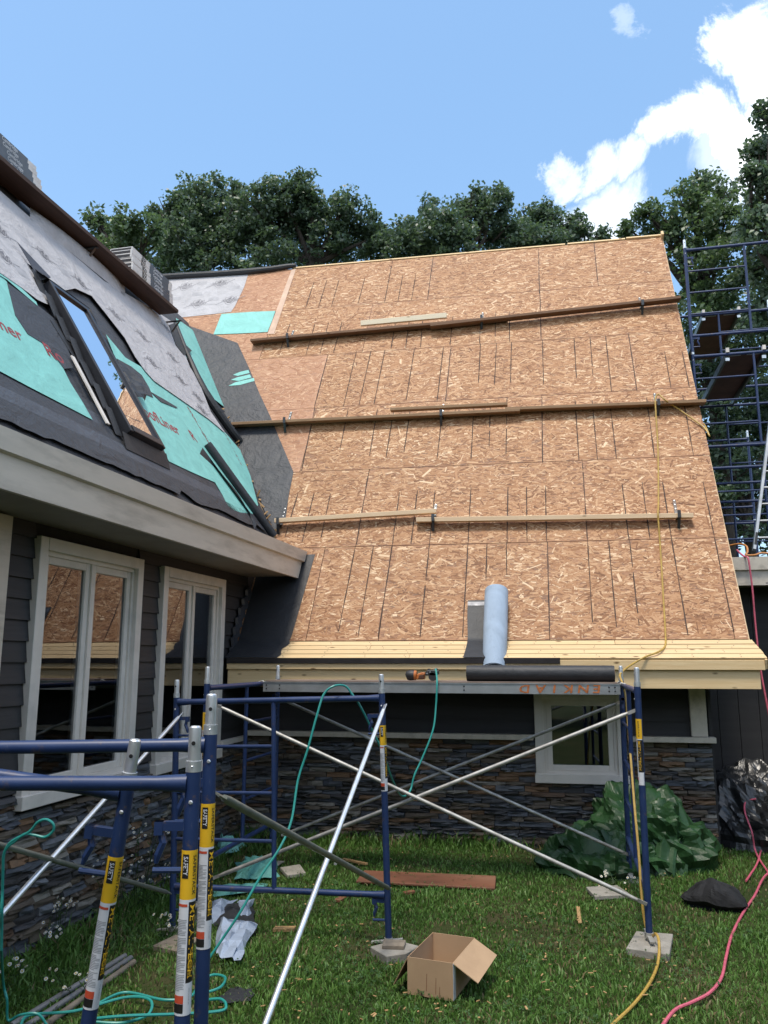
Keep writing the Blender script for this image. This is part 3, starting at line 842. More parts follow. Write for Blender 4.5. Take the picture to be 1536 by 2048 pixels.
GREYP = [(-70, 330), (0, 382), (96, 467), (208, 562), (300, 615), (346, 645), (360, 680), (367, 702), (380, 735), (396, 760), (408, 790), (421, 823), (450, 866), (435, 853), (417, 838), (367, 803),
         (308, 762), (290, 742), (271, 715), (250, 677), (215, 632), (183, 592), (150, 577), (125, 582), (110, 612), (92, 608), (75, 600), (42, 575), (0, 546), (-70, 500)]
sheetW('grey_underlayment', GREYP, M_GREY, .031, .003)
# billowed fold of the underlayment just under the staging plank
def fold(u, v):
    p = onW(60 + 190 * u, 425 + 155 * u + 26 * (v - .5), .034)
    return p + NW * .07 * math.sin(math.pi * v) * math.sin(math.pi * min(1, u * 1.05)) ** .5
obj('underlayment_fold', MB().grid(fold, 24, 8), M_GREY, wing_roof, smooth=True)
# rolled black strip between the grey sheet and the valley, curled edges
obj('rolled_edge', MB().tube([onW(x, y, .045) for x, y in ((352, 648), (372, 700), (394, 752), (414, 790), (440, 828), (464, 862), (480, 882))], [.025, .03, .045, .05, .055, .05, .045], 9), M_FELT_CLEAN, wing_roof, smooth=True)
sheetW('felt_flap', [(338, 650), (352, 645), (372, 690), (384, 702), (368, 710), (352, 690)], M_FELT_CLEAN, .040)
def flap(u, v):
    p = onW(402 + 70 * u, 672 + 8 * u + 22 * v - 10 * u * u, .02 + .10 * math.sin(math.pi * u) * (1 - v))
    return p + NW * (.05 * math.sin(9 * u + 2 * v))
obj('torn_felt', MB().grid(flap, 12, 5), M_FELT, wing_roof)
mb = MB()
for i in range(34):    # ragged decayed wood along the open valley
    t = i / 33; s = 1.62 + 2.6 * t
    p = R(valley_a(s) + random.uniform(-.03, .02), s, .02)
    d = np.array([random.uniform(-1, 1), random.uniform(-.4, .4), random.uniform(-1, 1)]) * .05
    mb.bar(p - d - EX * .02, p + d + np.array([0, -.02, .02]), random.uniform(.008, .025), random.uniform(.004, .012), up=NR)
obj('valley_splinters', mb, M_SCRAP, wing_roof)['kind'] = 'stuff'
# logos and red lettering
for x, y in ((2, 460), (88, 510), (8, 512), (162, 565), (230, 628), (285, 672), (332, 655), (305, 725), (345, 715), (362, 760), (396, 795), (405, 820), (-30, 420)):
    mb = MB(); logo_mesh(mb, onW(x, y, .0355), EY * .75 - EWS * .25, EWS * .75 + EY * .25, .30); obj('printed_logo', mb, M_PRINT, wing_roof)
for x, y in ((50, 480), (130, 545), (45, 545), (200, 600), (320, 690), (260, 640), (375, 790)):
    mf = MB(); p = onW(x, y, .0352); mf.add([p + EY * i + EWS * j for i, j in ((-.08, -.06), (.08, -.04), (.07, .06), (-.1, .04))], [(0, 1, 2, 3)]); obj('faint_print', mf, M_PRINT_F, wing_roof)
mb = MB()
text(mb, 'RoofLiner', onW(48, 676, .0245) - EY * .40, EY, EWS, .185, .014)
text(mb, 'RoofLiner', onW(316, 838, .0245), EY, EWS, .21, .014)
text(mb, 'R', onW(386, 873, .0245), EY, EWS, .20, .012)
text(mb, 'Ro', onW(108, 708, .0266), EY, EWS, .20, .014)
for i, ch in enumerate('ROOFLINER'):
    t = i / 8
    text(mb, ch, onW(378 + 40 * t, 818 + 68 * t, .0245), EY, EWS, .085, .01)
    text(mb, ch, onW(448 + 34 * t, 862 + 66 * t, .0245), EY, EWS, .06, .01)
obj('red_lettering', mb, M_RED, wing_roof)['kind'] = 'stuff'
# white metal strip left of the skylight
p0, p1 = onW(145, 713, .05), onW(216, 848, .05)
obj('metal_strip', MB().bar(p0, p1, .045, .012, up=NW), M_TRIM, wing_roof)
sheetW('felt_strip', [(100, 640), (130, 660), (170, 740), (232, 850), (216, 850), (150, 720)], M_FELT_CLEAN, .028)

# fascia and gutter of the wing
yend = Ymain(FX, 2.8) - .02
prof = [(FX, FZB), (FX, FZB + .185), (FX + .03, FZB + .195), (FX + .035, FZT), (FX - .02, FZT + .004), (FX - .02, FZT - .02), (FX + .01, FZT - .03), (FX - .03, FZB + .15), (FX - .03, FZB)]
def extr(prof, y0, y1s):
    n = len(prof)
    vs = [(x, y0, z) for x, z in prof] + [(x, y1, z) for (x, z), y1 in zip(prof, y1s)]
    return MB().add(vs, [tuple(range(n)), tuple(range(n, 2 * n))[::-1]] + [(i, n + i, n + (i + 1) % n, (i + 1) % n) for i in range(n)])
obj('wing_fascia', extr(prof, -1.5, [Ymain(x, z) - .03 for x, z in prof]), M_BEIGE, house)
# flat covering between the gutter lip and the slope
obj('eave_apron', MB().quad((FX - .01, -1.5, FZT + .006), (FX - .01, Ymain(FX, FZT) - .1, FZT + .006), (-3.2, Ymain(-3.2, 3.07) - .02, 3.085), (-3.2, -1.5, 3.085)), M_FELT, house)
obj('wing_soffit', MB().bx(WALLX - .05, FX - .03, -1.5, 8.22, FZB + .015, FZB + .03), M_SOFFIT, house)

# skylight on the wing roof
OFF = .10
gBL, gBR = ysW(onW(252, 846, OFF) - NW * OFF), ysW(onW(310, 880, OFF) - NW * OFF)
gTL, gTR = ysW(onW(117, 583, OFF) - NW * OFF), ysW(onW(181, 624, OFF) - NW * OFF)
SY0, SY1 = (gBL[0] + gTL[0]) / 2, (gBR[0] + gTR[0]) / 2
SS0, SS1 = (gBL[1] + gBR[1]) / 2, (gTL[1] + gTR[1]) / 2
skl = MB()
for (y0, y1, s0, s1, h) in ((SY0 - .045, SY0, SS0 - .07, SS1 + .05, OFF), (SY1, SY1 + .045, SS0 - .07, SS1 + .05, OFF), (SY0, SY1, SS0 - .07, SS0, OFF + .01), (SY0, SY1, SS1, SS1 + .05, OFF)):
    skl.box(Wp((y0 + y1) / 2, (s0 + s1) / 2, h / 2 + .01), EY * (y1 - y0) / 2, EWS * (s1 - s0) / 2, NW * (h / 2))
skylight = obj('skylight', skl, M_BRONZE, house, bevel=.004)
obj('pane', MB().box(Wp((SY0 + SY1) / 2, (SS0 + SS1) / 2, OFF - .015), EY * (SY1 - SY0) / 2, EWS * (SS1 - SS0) / 2, NW * .004), M_GLASS_SKY, skylight)
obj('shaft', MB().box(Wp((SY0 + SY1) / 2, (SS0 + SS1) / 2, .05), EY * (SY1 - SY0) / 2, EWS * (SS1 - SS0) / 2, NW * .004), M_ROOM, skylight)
mb = MB()
for (y0, y1) in ((SY0 - .17, SY0 - .065), (SY1 + .065, SY1 + .17)):
    n = 7
    for i in range(n):
        s0 = SS0 - .1 + (SS1 - SS0 + .2) * i / n; s1 = s0 + (SS1 - SS0 + .2) / n * 1.12
        mb.box(Wp((y0 + y1) / 2 + random.uniform(-.015, .015), (s0 + s1) / 2, .045 + .006 * (i % 2)), EY * (y1 - y0) / 2, EWS * (s1 - s0) / 2 + NW * random.uniform(.005, .02), NW * .0015)
obj('step_flashing', mb, M_FELT_CLEAN, skylight)['kind'] = 'stuff'
mb = MB()
mb.box(Wp((SY0 + SY1) / 2 - .02, SS1 + .16, .07), EY * ((SY1 - SY0) / 2 + .10), EWS * .10 + NW * -.04, NW * .003)
mb.prism([Wp(SY0 - .10, SS1 + .05, .05), Wp(SY0 - .02, SS1 + .08, .12), Wp(SY0 - .20, SS1 + .42, .07)], NW * .004)
obj('head_flashing', mb, M_FLASH, skylight)
mb = MB().box(Wp((SY0 + SY1) / 2, SS0 - .15, .045), EY * ((SY1 - SY0) / 2 + .12), EWS * .075 + NW * .02, NW * .002)
obj('apron_flashing', mb, M_FELT_CLEAN, skylight)
mb = MB()
def crumple(u, v):
    p = Wp(SY1 + .08 + .24 * u * (.4 + math.sin(2.6 * v)), SS1 + .10 - 1.05 * v, .05)
    return p + NW * (.06 * math.sin(3 * u + 6 * v) * u + .04 * mnoise.noise(Vector((u * 5, v * 9, 2))))
obj('folded_felt', MB().grid(crumple, 6, 18), M_FELT_CLEAN, skylight)

# ---------------------------------------------------------------- windows
def window(O, u, n, w, h, sashes, depth=.9, name='window', trim=.085, room=True):
    """O lower-left outer corner of the trim on the wall face, u along, n outward"""
    O = np.asarray(O, float); u = np.asarray(u, float); n = np.asarray(n, float); v = EZ
    def bx(mb, a0, a1, b0, b1, c0, c1):
        return mb.box(O + u * (a0 + a1) / 2 + v * (b0 + b1) / 2 + n * (c0 + c1) / 2, u * (a1 - a0) / 2, v * (b1 - b0) / 2, n * (c1 - c0) / 2)
    mb = MB(); t = trim
    bx(mb, 0, t, 0, h, -.08, .035); bx(mb, w - t, w, 0, h, -.08, .035); bx(mb, t, w - t, h - t, h, -.08, .037)
    wn_ = obj(name, mb, M_TRIM, house, bevel=.003)
    sill = MB(); bx(sill, -.012, w + .012, 0, t, -.08, .055)
    obj('sill', sill, M_TRIM, wn_, bevel=.004)
    fr = MB(); j = .03
    bx(fr, t, t + j, t, h - t, -.1, .0); bx(fr, w - t - j, w - t, t, h - t, -.1, .0); bx(fr, t + j, w - t - j, h - t - j, h - t, -.1, .0); bx(fr, t + j, w - t - j, t, t + j, -.1, .002)
    if sashes == 2: bx(fr, w / 2 - .012, w / 2 + .012, t + j, h - t - j, -.1, .0)
    obj('frame', fr, M_TRIM, wn_)
    x0 = t + j; x1 = w - t - j; wd = (x1 - x0) / sashes
    for k in range(sashes):
        a0 = x0 + k * wd + .013 * (k > 0); a1 = x0 + (k + 1) * wd - .013 * (k < sashes - 1); b0, b1 = t + j, h - t - j; st = .052
        sm = MB()
        bx(sm, a0, a0 + st, b0, b1, -.06, -.015); bx(sm, a1 - st, a1, b0, b1, -.06, -.015); bx(sm, a0 + st, a1 - st, b0, b0 + st, -.06, -.015); bx(sm, a0 + st, a1 - st, b1 - st, b1, -.06, -.015)
        obj('sash', sm, M_TRIM, wn_, bevel=.003)
        pm = MB(); bx(pm, a0 + st, a1 - st, b0 + st, b1 - st, -.042, -.034)
        obj('pane', pm, M_GLASS, wn_)
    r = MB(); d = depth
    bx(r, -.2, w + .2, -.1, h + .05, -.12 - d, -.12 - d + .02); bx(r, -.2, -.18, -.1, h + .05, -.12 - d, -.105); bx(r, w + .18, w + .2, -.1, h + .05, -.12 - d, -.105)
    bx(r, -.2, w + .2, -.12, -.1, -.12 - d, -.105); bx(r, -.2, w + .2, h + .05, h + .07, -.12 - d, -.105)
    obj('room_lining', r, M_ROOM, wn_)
    return wn_
WIN = [(4.57, 5.90, .86, 2.585), (6.245, 7.525, .85, 2.575)]
for k, (y0, y1, z0, z1) in enumerate(WIN):
    window((WALLX, y0, z0), (0, 1, 0), (1, 0, 0), y1 - y0, z1 - z0, 2)['label'] = ['casement window nearer the viewer', 'casement window nearer the inside corner'][k]
MW = (-.36, .51, .60, 1.50)
window(W(MW[0], MB_B, MW[2]), EX, -NM, MW[1] - MW[0], MW[3] - MW[2], 1)['label'] = 'low window under the main eave'

# ---------------------------------------------------------------- wing wall: backing, siding boards, post, stone
def wall_pieces(lo, hi, z0, z1, holes):
    """rectangles of a wall strip minus window holes"""
    segs = []; cur = lo
    for (a, b, c, d) in sorted(holes):
        if d <= z0 or c >= z1: continue
        segs.append((cur, a)); cur = b
    segs.append((cur, hi)); return [s for s in segs if s[1] - s[0] > .02]
YE = 8.20
mb = MB()
for (z0, z1) in ((-.4, .87), (.87, 2.57), (2.57, 2.9)):
    for a, b in wall_pieces(-1.5, YE, z0, z1, [(y0 + .05, y1 - .05, c + .02, d - .02) for y0, y1, c, d in WIN]):
        mb.bx(WALLX - .12, WALLX - .028, a, b, z0, z1)
wing_wall = obj('wing_wall', mb, M_MORTAR, house)
z = .965
EXPO = .1335
row = 0
while z < 2.66:
    for a, b in wall_pieces(1.2, YE, z + .01, z + EXPO - .01, WIN):
        for (p, q) in ([(a, 3.95), (4.27, b)] if a < 3.9 < b else [(a, b)]):
            if q - p < .03: continue
            x0 = WALLX - .026; jx = random.uniform(-.002, .002)
            zt_ = min(z + EXPO + .012, 2.672)
            vs = [(x0, p, z), (x0 + .026 + jx, p, z), (x0 + .006, p, zt_), (x0, p, zt_), (x0, q, z), (x0 + .026 + jx, q, z + random.uniform(-.002, .002)), (x0 + .006, q, zt_), (x0, q, zt_)]
            obj('siding_board', MB().add(vs, [(0, 1, 2, 3), (7, 6, 5, 4), (1, 5, 6, 2), (0, 4, 5, 1), (2, 6, 7, 3), (0, 3, 7, 4)]), M_SIDING, wing_wall)
    z += EXPO; row += 1
obj('corner_post', MB().bx(WALLX - .05, WALLX + .045, 3.95, 4.27, .3, 2.66), M_BEIGE, house, bevel=.004)
led = MB().bx(WALLX - .01, WALLX + .05, 7.54, YE - .03, .955, 1.0)
obj('trim_ledge', led, M_TRIM, house)

# main front wall
mb = MB()
for (z0, z1) in ((-.4, .61), (.61, 1.49), (1.49, 2.1)):
    for a, b in wall_pieces(-3.5, 1.28, z0, z1, [(MW[0] + .05, MW[1] - .05, MW[2] + .02, MW[3] - .02)]):
        mb.box(W((a + b) / 2, MB_B + .075, (z0 + z1) / 2), EX * (b - a) / 2, EY * .045, EZ * (z1 - z0) / 2)
main_wall = obj('main_wall', mb, M_MORTAR, house)
z = 1.06
while z < 1.9:
    for a, b in wall_pieces(-3.34, 1.12, z + .01, z + EXPO - .01, [MW]):
        y0 = MB_B + .028; zt_ = z + EXPO + .012
        c = [(a, y0, z), (a, y0 - .026, z), (a, y0 - .006, zt_), (a, y0, zt_), (b, y0, z), (b, y0 - .026, z), (b, y0 - .006, zt_), (b, y0, zt_)]
        obj('siding_board', MB().add([W(*p) for p in c], [(0, 1, 2, 3), (7, 6, 5, 4), (1, 5, 6, 2), (0, 4, 5, 1), (2, 6, 7, 3), (0, 3, 7, 4)]), M_SIDING2, main_wall)
    z += EXPO
for a, b in ((-3.33, MW[0] - .015), (MW[1] + .015, 1.33)):
    obj('trim_ledge', MB().box(W((a + b) / 2, MB_B - .03, 1.03), EX * (b - a) / 2, EY * .055, EZ * .026), M_BEIGE, house, bevel=.003)
obj('corner_post', MB().box(W(1.19, MB_B - .005, 1.5), EX * .075, EY * .04, EZ * .44), M_BEIGE, house, bevel=.003)
# gable end
gb = [(MB_B + .03, -.4), (MB_B + .03, 2.15), (YRIDGE, ZRIDGE - .35), (2 * YRIDGE - MB_B, 2.0), (2 * YRIDGE - MB_B, -.4)]
obj('gable_wall', MB().prism([W(1.29, b, z_) for b, z_ in gb], EX * .03), M_SIDING2, house)
# rake trim edge: pale cut edge of the sheathing
obj('rake_edge', MB().prism([R(ARAKE - .008, SK, -.016), R(ARAKE - .008, SR, -.016), R(ARAKE - .008, SR, -.03), R(ARAKE - .008, SK, -.03)], EX * .012), plain('cut_edge', (.62, .46, .29), .8), main_roof)

# ---------------------------------------------------------------- ledge stone, each stone its own piece
def stone_variant(k):
    r = random.Random(100 + k)
    nx, nz_ = 3, 2
    vs = []
    for j in range(nz_ + 1):
        for i in range(nx + 1):
            x = i / nx - .5; zz = j / nz_ - .5
            edge = (i in (0, nx)) + (j in (0, nz_))
            dpt = .5 + r.uniform(-.35, .25) - .22 * edge
            vs.append((x * (1 - r.uniform(0, .035)), dpt, zz * (1 - r.uniform(0, .09))))
    n = len(vs)
    for j in (0, nz_):
        for i in (0, nx):
            vs.append((i / nx - .5, -.5, j / nz_ - .5))
    fs = [(j * 4 + i, j * 4 + i + 1, (j + 1) * 4 + i + 1, (j + 1) * 4 + i) for j in range(2) for i in range(3)]
    b = n
    fs += [(0, b, b + 1, 3, 2, 1), (8, 9, 10, 11, b + 3, b + 2), (0, 4, 8, b + 2, b), (3, b + 1, b + 3, 11, 7)]
    return MB().add(vs, fs)
VAR = [stone_variant(k) for k in range(9)]
VARM = [mesh_of('stone', m, M_STONE) for m in VAR]
stones = []   # (world centre, size, wall)
def lay(lo, hi, ztop, zbot, holes, wall):
    z = ztop
    while z > zbot:
        h = random.choice((.032, .038, .044, .052))
        for a, b in wall_pieces(lo, hi, z - h + .004, z - .004, holes):
            x = a
            while x < b - .01:
                w = random.uniform(.10, .34)
                if b - (x + w) < .08: w = b - x
                stones.append((x + w / 2, z - h / 2, w - .003, h - .0025, random.uniform(.035, .072), random.randrange(9), wall))
                x += w
        z -= h
lay(2.2, YE, .952, -.22, [(y0, y1, c - .0, d) for y0, y1, c, d in WIN], 0)
lay(-3.39, 1.30, 1.0, -.15, [MW], 1)
def stone_M(s):
    x, zz, w, h, d, k, wall = s
    if wall == 0:
        return Matrix(((0, d, 0, WALLX - .03 + d / 2), (-w, 0, 0, x), (0, 0, h, zz), (0, 0, 0, 1)))
    p = W(x, MB_B + .03 - d / 2, zz)
    return Matrix(((w * EX[0], -d * NM[0], 0, p[0]), (w * EX[1], -d * NM[1], 0, p[1]), (0, 0, h, p[2]), (0, 0, 0, 1)))
def stone_rank(s):
    M_ = stone_M(s); c = np.array(M_.translation)
    v = c - CAM; zc = v @ _fw
    px = CX + F_PX * (v @ _rt) / zc
    if px < -20: return -1
    return s[2] * s[3] / zc ** 2 * (.45 if s[6] == 0 else 1) + (0 if s[1] > -.1 else -1)
stones.sort(key=stone_rank, reverse=True)
stone_part = [obj('stone_wall', MB().bx(WALLX - .031, WALLX - .0275, 2.2, YE, -.3, .855), M_MORTAR, house), None]
stone_part[1] = obj('stone_wall', MB().box(W(-1.0, MB_B + .0305, .15), EX * 2.3, EY * .0015, EZ * .42), M_MORTAR, house)
for s in stones[:300]:
    o = bpy.data.objects.new('stone', VARM[s[5]]); o.matrix_world = stone_M(s)
    COL.objects.link(o); mw = o.matrix_world.copy(); o.parent = stone_part[s[6]]; o.matrix_world = mw
    o.matrix_parent_inverse = Matrix.Identity(4); o.matrix_basis = mw
for wall in (0, 1):
    mb = MB()
    for s in stones[300:]:
        if s[6] == wall:
            M_ = stone_M(s); mb.add([tuple(M_ @ Vector(p)) for p in VAR[s[5]].v], VAR[s[5]].f)
    obj('stone_field', mb, M_STONE, stone_part[wall])['kind'] = 'stuff'

# ---------------------------------------------------------------- low side building right of the gable
side = thing('side_building', 'low building with beige gutter and dark vertical boards right of the bare roof', 'building', (3.4, 9.4, 0))
gy = 9.0
sp = [(gy, 2.55), (gy, 2.70), (gy - .03, 2.71), (gy - .035, 2.845), (gy + .02, 2.85), (gy + .02, 2.55)]
n = len(sp)
mb = MB().add([(1.36, y, z_) for y, z_ in sp] + [(7.0, y + .25, z_) for y, z_ in sp], [tuple(range(n)), tuple(range(n, 2 * n))[::-1]] + [(i, (i + 1) % n, n + (i + 1) % n, n + i) for i in range(n)])
obj('gutter', mb, M_BEIGE, side)
obj('roof', MB().prism([(1.36, gy + .02, 2.71), (7, gy + .27, 2.71), (7, 16, 2.70), (1.36, 16, 2.70)], (0, 0, -.08)), M_FELT, side)
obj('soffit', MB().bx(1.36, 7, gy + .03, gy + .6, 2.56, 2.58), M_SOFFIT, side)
x = 1.34
while x < 4.6:
    w = .205
    obj('wall_board', MB().bx(x + .003, x + w - .003, 9.42, 9.45 + random.uniform(0, .004), -.2, 2.56), M_SIDING2, side)
    x += w
obj('wall', MB().bx(1.34, 7, 9.455, 9.6, -.3, 2.56), M_MORTAR, side)

# ================================================================== SCAFFOLD
FR_W, FR_H = 1.524, 1.524
def arc_text(mb, body, r, zc, ang, size, up_sign=-1, bold=.0, shear=0.0, wid=1.0):
    """lettering running down a tube: text x runs along -z, text y round the tube"""
    k = (body, bold, shear)
    if k not in TXT: TXT[k] = text_polys(*k)
    vs, fs = TXT[k]
    res = []
    for x, y in vs:
        a = ang + y * size / r
        res.append((r * math.cos(a), r * math.sin(a), zc - x * size * wid))
    mb.add(res, fs)
def patch(r, a0, a1, z0, z1, seg=10):
    return MB().grid(lambda u, v: (r * math.cos(a0 + (a1 - a0) * u), r * math.sin(a0 + (a1 - a0) * u), z0 + (z1 - z0) * v), seg, 1)
LEG = {}
def leg_mesh(pin=True):
    r = .0215
    if 'leg' not in LEG:
        LEG['leg'] = mesh_of('leg', MB().tube([(0, 0, 0), (0, 0, FR_H)], r, 18), M_BLUE, True)
        pr = MB().tube([(0, 0, FR_H - .03), (0, 0, FR_H + .108), (0, 0, FR_H + .118), (0, 0, FR_H + .122)], [.0178, .0178, .0165, .012], 18)
        LEG['pin'] = mesh_of('coupling_pin', pr, M_CHROME, True)
        LEG['collar'] = mesh_of('collar', MB().tube([(0, 0, FR_H - .004), (0, 0, FR_H + .026)], .0222, 18), M_GALV, True)
    return LEG
def shared(name, mesh, parent, loc=(0, 0, 0)):
    o = bpy.data.objects.new(name, mesh); o.location = loc; COL.objects.link(o); o.parent = parent
    return o
def frame(M, label, ladder=0, stickers=(), jack=None, group=None, locks=True, face=1, kind='scaffold_section'):
    """welded end frame. local x across (leg 0 at x=0), z up. stickers: (leg index, centre angle, detail)"""
    t = thing(kind, label, 'scaffold frame', M=M, group=group)
    G = leg_mesh()
    zr = FR_H - .036; zb = zr - 1.235; r = .0215
    legs = []
    for k in (0, 1):
        x = k * FR_W
        l = shared('leg', G['leg'], t, (x, 0, 0)); legs.append(l)
        shared('coupling_pin', G['pin'], l); shared('collar', G['collar'], l)
        hb = MB()
        hb.tube([(0, -.0185 * face, FR_H + .075), (0, -.0176 * face, FR_H + .075)], .006, 10)
        obj('pin_hole', hb, M_BLACK, l)
        rv = MB().tube([(0, -.021 * face, FR_H - .085), (0, -.0242 * face, FR_H - .085)], [.0065, .004], 8)
        rv.tube([(.0, -.0215 * face, FR_H + .011), (0, -.0236 * face, FR_H + .011)], [.004, .002], 6)
        obj('rivet', rv, M_CHROME, l)
    if 'top' not in LEG:
        LEG['top'] = mesh_of('top_rail', MB().tube([(.015, 0, zr), (.055, 0, zr), (.10, 0, zr), (FR_W - .10, 0, zr), (FR_W - .055, 0, zr), (FR_W - .015, 0, zr)], [.026, .0235, .0205, .0205, .0235, .026], 16), M_BLUE, True)
        LEG['bot'] = mesh_of('bottom_rail', MB().tube([(.015, 0, zb), (.06, 0, zb), (.1, 0, zb), (FR_W - .1, 0, zb), (FR_W - .06, 0, zb), (FR_W - .015, 0, zb)], [.025, .0225, .0195, .0195, .0225, .025], 14), M_BLUE, True)
        LEG['rung'] = mesh_of('rung', MB().tube([(0, 0, 0), (.745, 0, 0)], .0125, 10), M_BLUE, True)
        LEG['post'] = mesh_of('ladder_post', MB().tube([(0, 0, zb), (0, 0, zr)], .0165, 12), M_BLUE, True)
        lk = MB()
        lk.box((.055, 0, 0), (.045, 0, 0), (0, .012, 0), (0, 0, .012)); lk.box((.088, 0, -.006), (.012, 0, 0), (0, .013, 0), (0, 0, .018))
        lk.tube([(.085, 0, -.01), (.075, 0, -.045), (.088, 0, -.078), (.092, 0, -.10)], [.009, .012, .011, .006], 6)
        lk.tube([(.012, 0, -.118), (.10, 0, -.118)], .0085, 8)
        LEG['lock'] = mesh_of('brace_lock', lk, M_BLUE)
    shared('top_rail', LEG['top'], t); shared('bottom_rail', LEG['bot'], t)
    px = .745 if ladder == 0 else FR_W - .745
    shared('ladder_post', LEG['post'], t, (px, 0, 0))
    for i in (1, 2, 3):
        shared('rung', LEG['rung'], t, (0 if ladder == 0 else px, 0, zr - i * 1.235 / 4))
    if locks:
        for k in (0, 1):
            for z in (FR_H - .15, .22):
                o = shared('brace_lock', LEG['lock'], t, (k * FR_W, 0, z))
                if k == 1: o.rotation_euler = (0, 0, math.pi)
    for (k, ang, det) in stickers:
        l = legs[k]; rr = r + .0006; z1 = FR_H - .212
        obj('yellow_sticker', patch(rr, ang - 1.75, ang + 1.75, z1 - .128, z1, 16), M_YELLOW, l, smooth=True)
        obj('white_edge', patch(rr + .0001, ang - 1.75, ang + 1.75, z1 - .134, z1 - .128, 16), M_LABELW, l, smooth=True)
        zl = z1 - .134
        obj('white_label', patch(rr, ang - 1.75, ang + .12, zl - .285, zl, 12), M_LABELW, l, smooth=True)
        obj('black_label', patch(rr, ang + .12, ang + 1.75, zl - .205, zl, 12), M_BLACK, l, smooth=True)
        obj('white_label', patch(rr, ang + .12, ang + 1.75, zl - .285, zl - .205, 12), M_LABELW, l, smooth=True)
        r2 = rr + .0006
        m = MB(); arc_text(m, 'METALTECH', r2, zl - .100, ang + .62, .0225, bold=.012, wid=1.5)
        obj('yellow_lettering', m, M_YELLOW, l)
        m = MB(); arc_text(m, 'SAFERSTACK', r2, z1 - .064, ang + .66, .0150, bold=.012, wid=1.2)
        obj('black_lettering', m, M_BLACK, l)
        obj('red_band', patch(r2, ang - 1.55, ang - .05, zl - .255, zl - .235, 8), M_REDST, l, smooth=True)
        obj('red_band', patch(r2, ang - 1.55, ang - .05, zl - .012, zl - .005, 8), M_REDST, l, smooth=True)
        obj('black_band', patch(r2, ang - 1.55, ang - .05, zl - .278, zl - .256, 8), M_BLACK, l, smooth=True)
        if det:
            m = MB(); arc_text(m, 'SAFETY', r2 + .0003, z1 - .04, ang - .52, .018, bold=.02, wid=.82)
            obj('white_lettering', m, M_LABELW, l)
            obj('black_plate', patch(r2, ang - .95, ang - .1, z1 - .073, z1 - .010, 6), M_BLACK, l, smooth=True)
            m = MB()
            for i in range(44):
                zz = zl - .045 - i * .0042
                if i % 11 == 10: continue
                a1 = ang - .05 - random.choice((0, 0, .1, .5))
                n0 = len(m.v)
                for q in range(5):
                    aa = ang - 1.5 + (a1 - ang + 1.5) * q / 4
                    m.v += [(r2 * math.cos(aa), r2 * math.sin(aa), zz), (r2 * math.cos(aa), r2 * math.sin(aa), zz - .0019)]
                m.f += [(n0 + 2 * q, n0 + 2 * q + 2, n0 + 2 * q + 3, n0 + 2 * q + 1) for q in range(4)]
            obj('fine_print', m, M_INK, l)['kind'] = 'stuff'
            m = MB()
            for i in range(9):     # hazard stripes on the black label
                zz = zl - .125 - i * .009
                pts = [(ang + .35, zz - .02), (ang + .35, zz - .0245), (ang + .75, zz + .004), (ang + .75, zz + .0085)]
                if zz - .026 < zl - .203: continue
                m.add([((r2 - .0002) * math.cos(a), (r2 - .0002) * math.sin(a), z_) for a, z_ in pts], [(0, 1, 2, 3)])
            obj('hazard_stripes', m, M_YELLOW, l)['kind'] = 'stuff'
            m = MB()
            for i in range(12):
                zz = zl - .218 - i * .0035
                pts = [(ang + .6, zz), (ang + .6, zz - random.choice((.0012, .002, .0026))), (ang + 1.35, zz - .0016), (ang + 1.35, zz)]
                m.add([(r2 * math.cos(a), r2 * math.sin(a), z_) for a, z_ in pts], [(0, 1, 2, 3)])
            obj('bar_code', m, M_BLACK, l)['kind'] = 'stuff'
    if jack:
        for k in (0, 1):
            if jack[k] is None: continue
            h = jack[k]; x = k * FR_W
            m = MB().tube([(x, 0, .03), (x, 0, -h + .008)], .0165, 10)
            obj('jack_screw', m, M_GALV_OLD, t, smooth=True)
            obj('jack_nut', MB().tube([(x, 0, -.03), (x, 0, 0)], .028, 8).bar((x - .11, -.01, -.028), (x + .09, .01, -.008), .03, .010), M_GALV_OLD, t)
            obj('base_plate', MB().bx(x - .075, x + .075, -.075, .075, -h, -h + .007), M_GALV_OLD, t)
    return t
def basis(o, x, z):
    x = Vector(x).normalized(); z = Vector(z).normalized(); y = z.cross(x).normalized(); x = y.cross(z).normalized()
    o = Vector(o)
    return Matrix(((x[0], y[0], z[0], o[0]), (x[1], y[1], z[1], o[1]), (x[2], y[2], z[2], o[2]), (0, 0, 0, 1)))
AX0, AX1, AY, AZ = -2.66, .425, 5.70, .085
# bay in front of the eave: two end frames running away from the viewer
def ang_to_cam(M, leg):
    p = M @ Vector((leg * FR_W, 0, 1.2)); d = M.to_3x3().inverted() @ (Vector(CAM) - p)
    return math.atan2(d.y, d.x)
M_ = basis((AX0, AY, AZ), (0, 1, 0), (0, 0, 1)); a_ = ang_to_cam(M_, 0)
frame(M_, 'blue scaffold end frame carrying the left end of the platform', 1, [(0, a_ - .9, False)], (.13, .10), face=-1)
M_ = basis((AX1, AY, AZ), (-.008, 1, 0), (0.008, 0, 1)); a_ = ang_to_cam(M_, 0)
frame(M_, 'blue scaffold end frame carrying the right end of the platform beside the green tarp', 1, [(0, a_ - .95, False)], (.075, .08), face=-1)
# frame standing broadside in front of the left end of the platform
bl, br = np.array([-2.715, 5.42, -.005]), np.array([-1.195, 5.375, .075])
M_ = basis(bl, br - bl, (-.03, 0, 1)); a_ = ang_to_cam(M_, 1)
frame(M_, 'blue scaffold frame standing broadside behind the cardboard box', 0, [(1, a_ + .2, True)], (.05, .07))
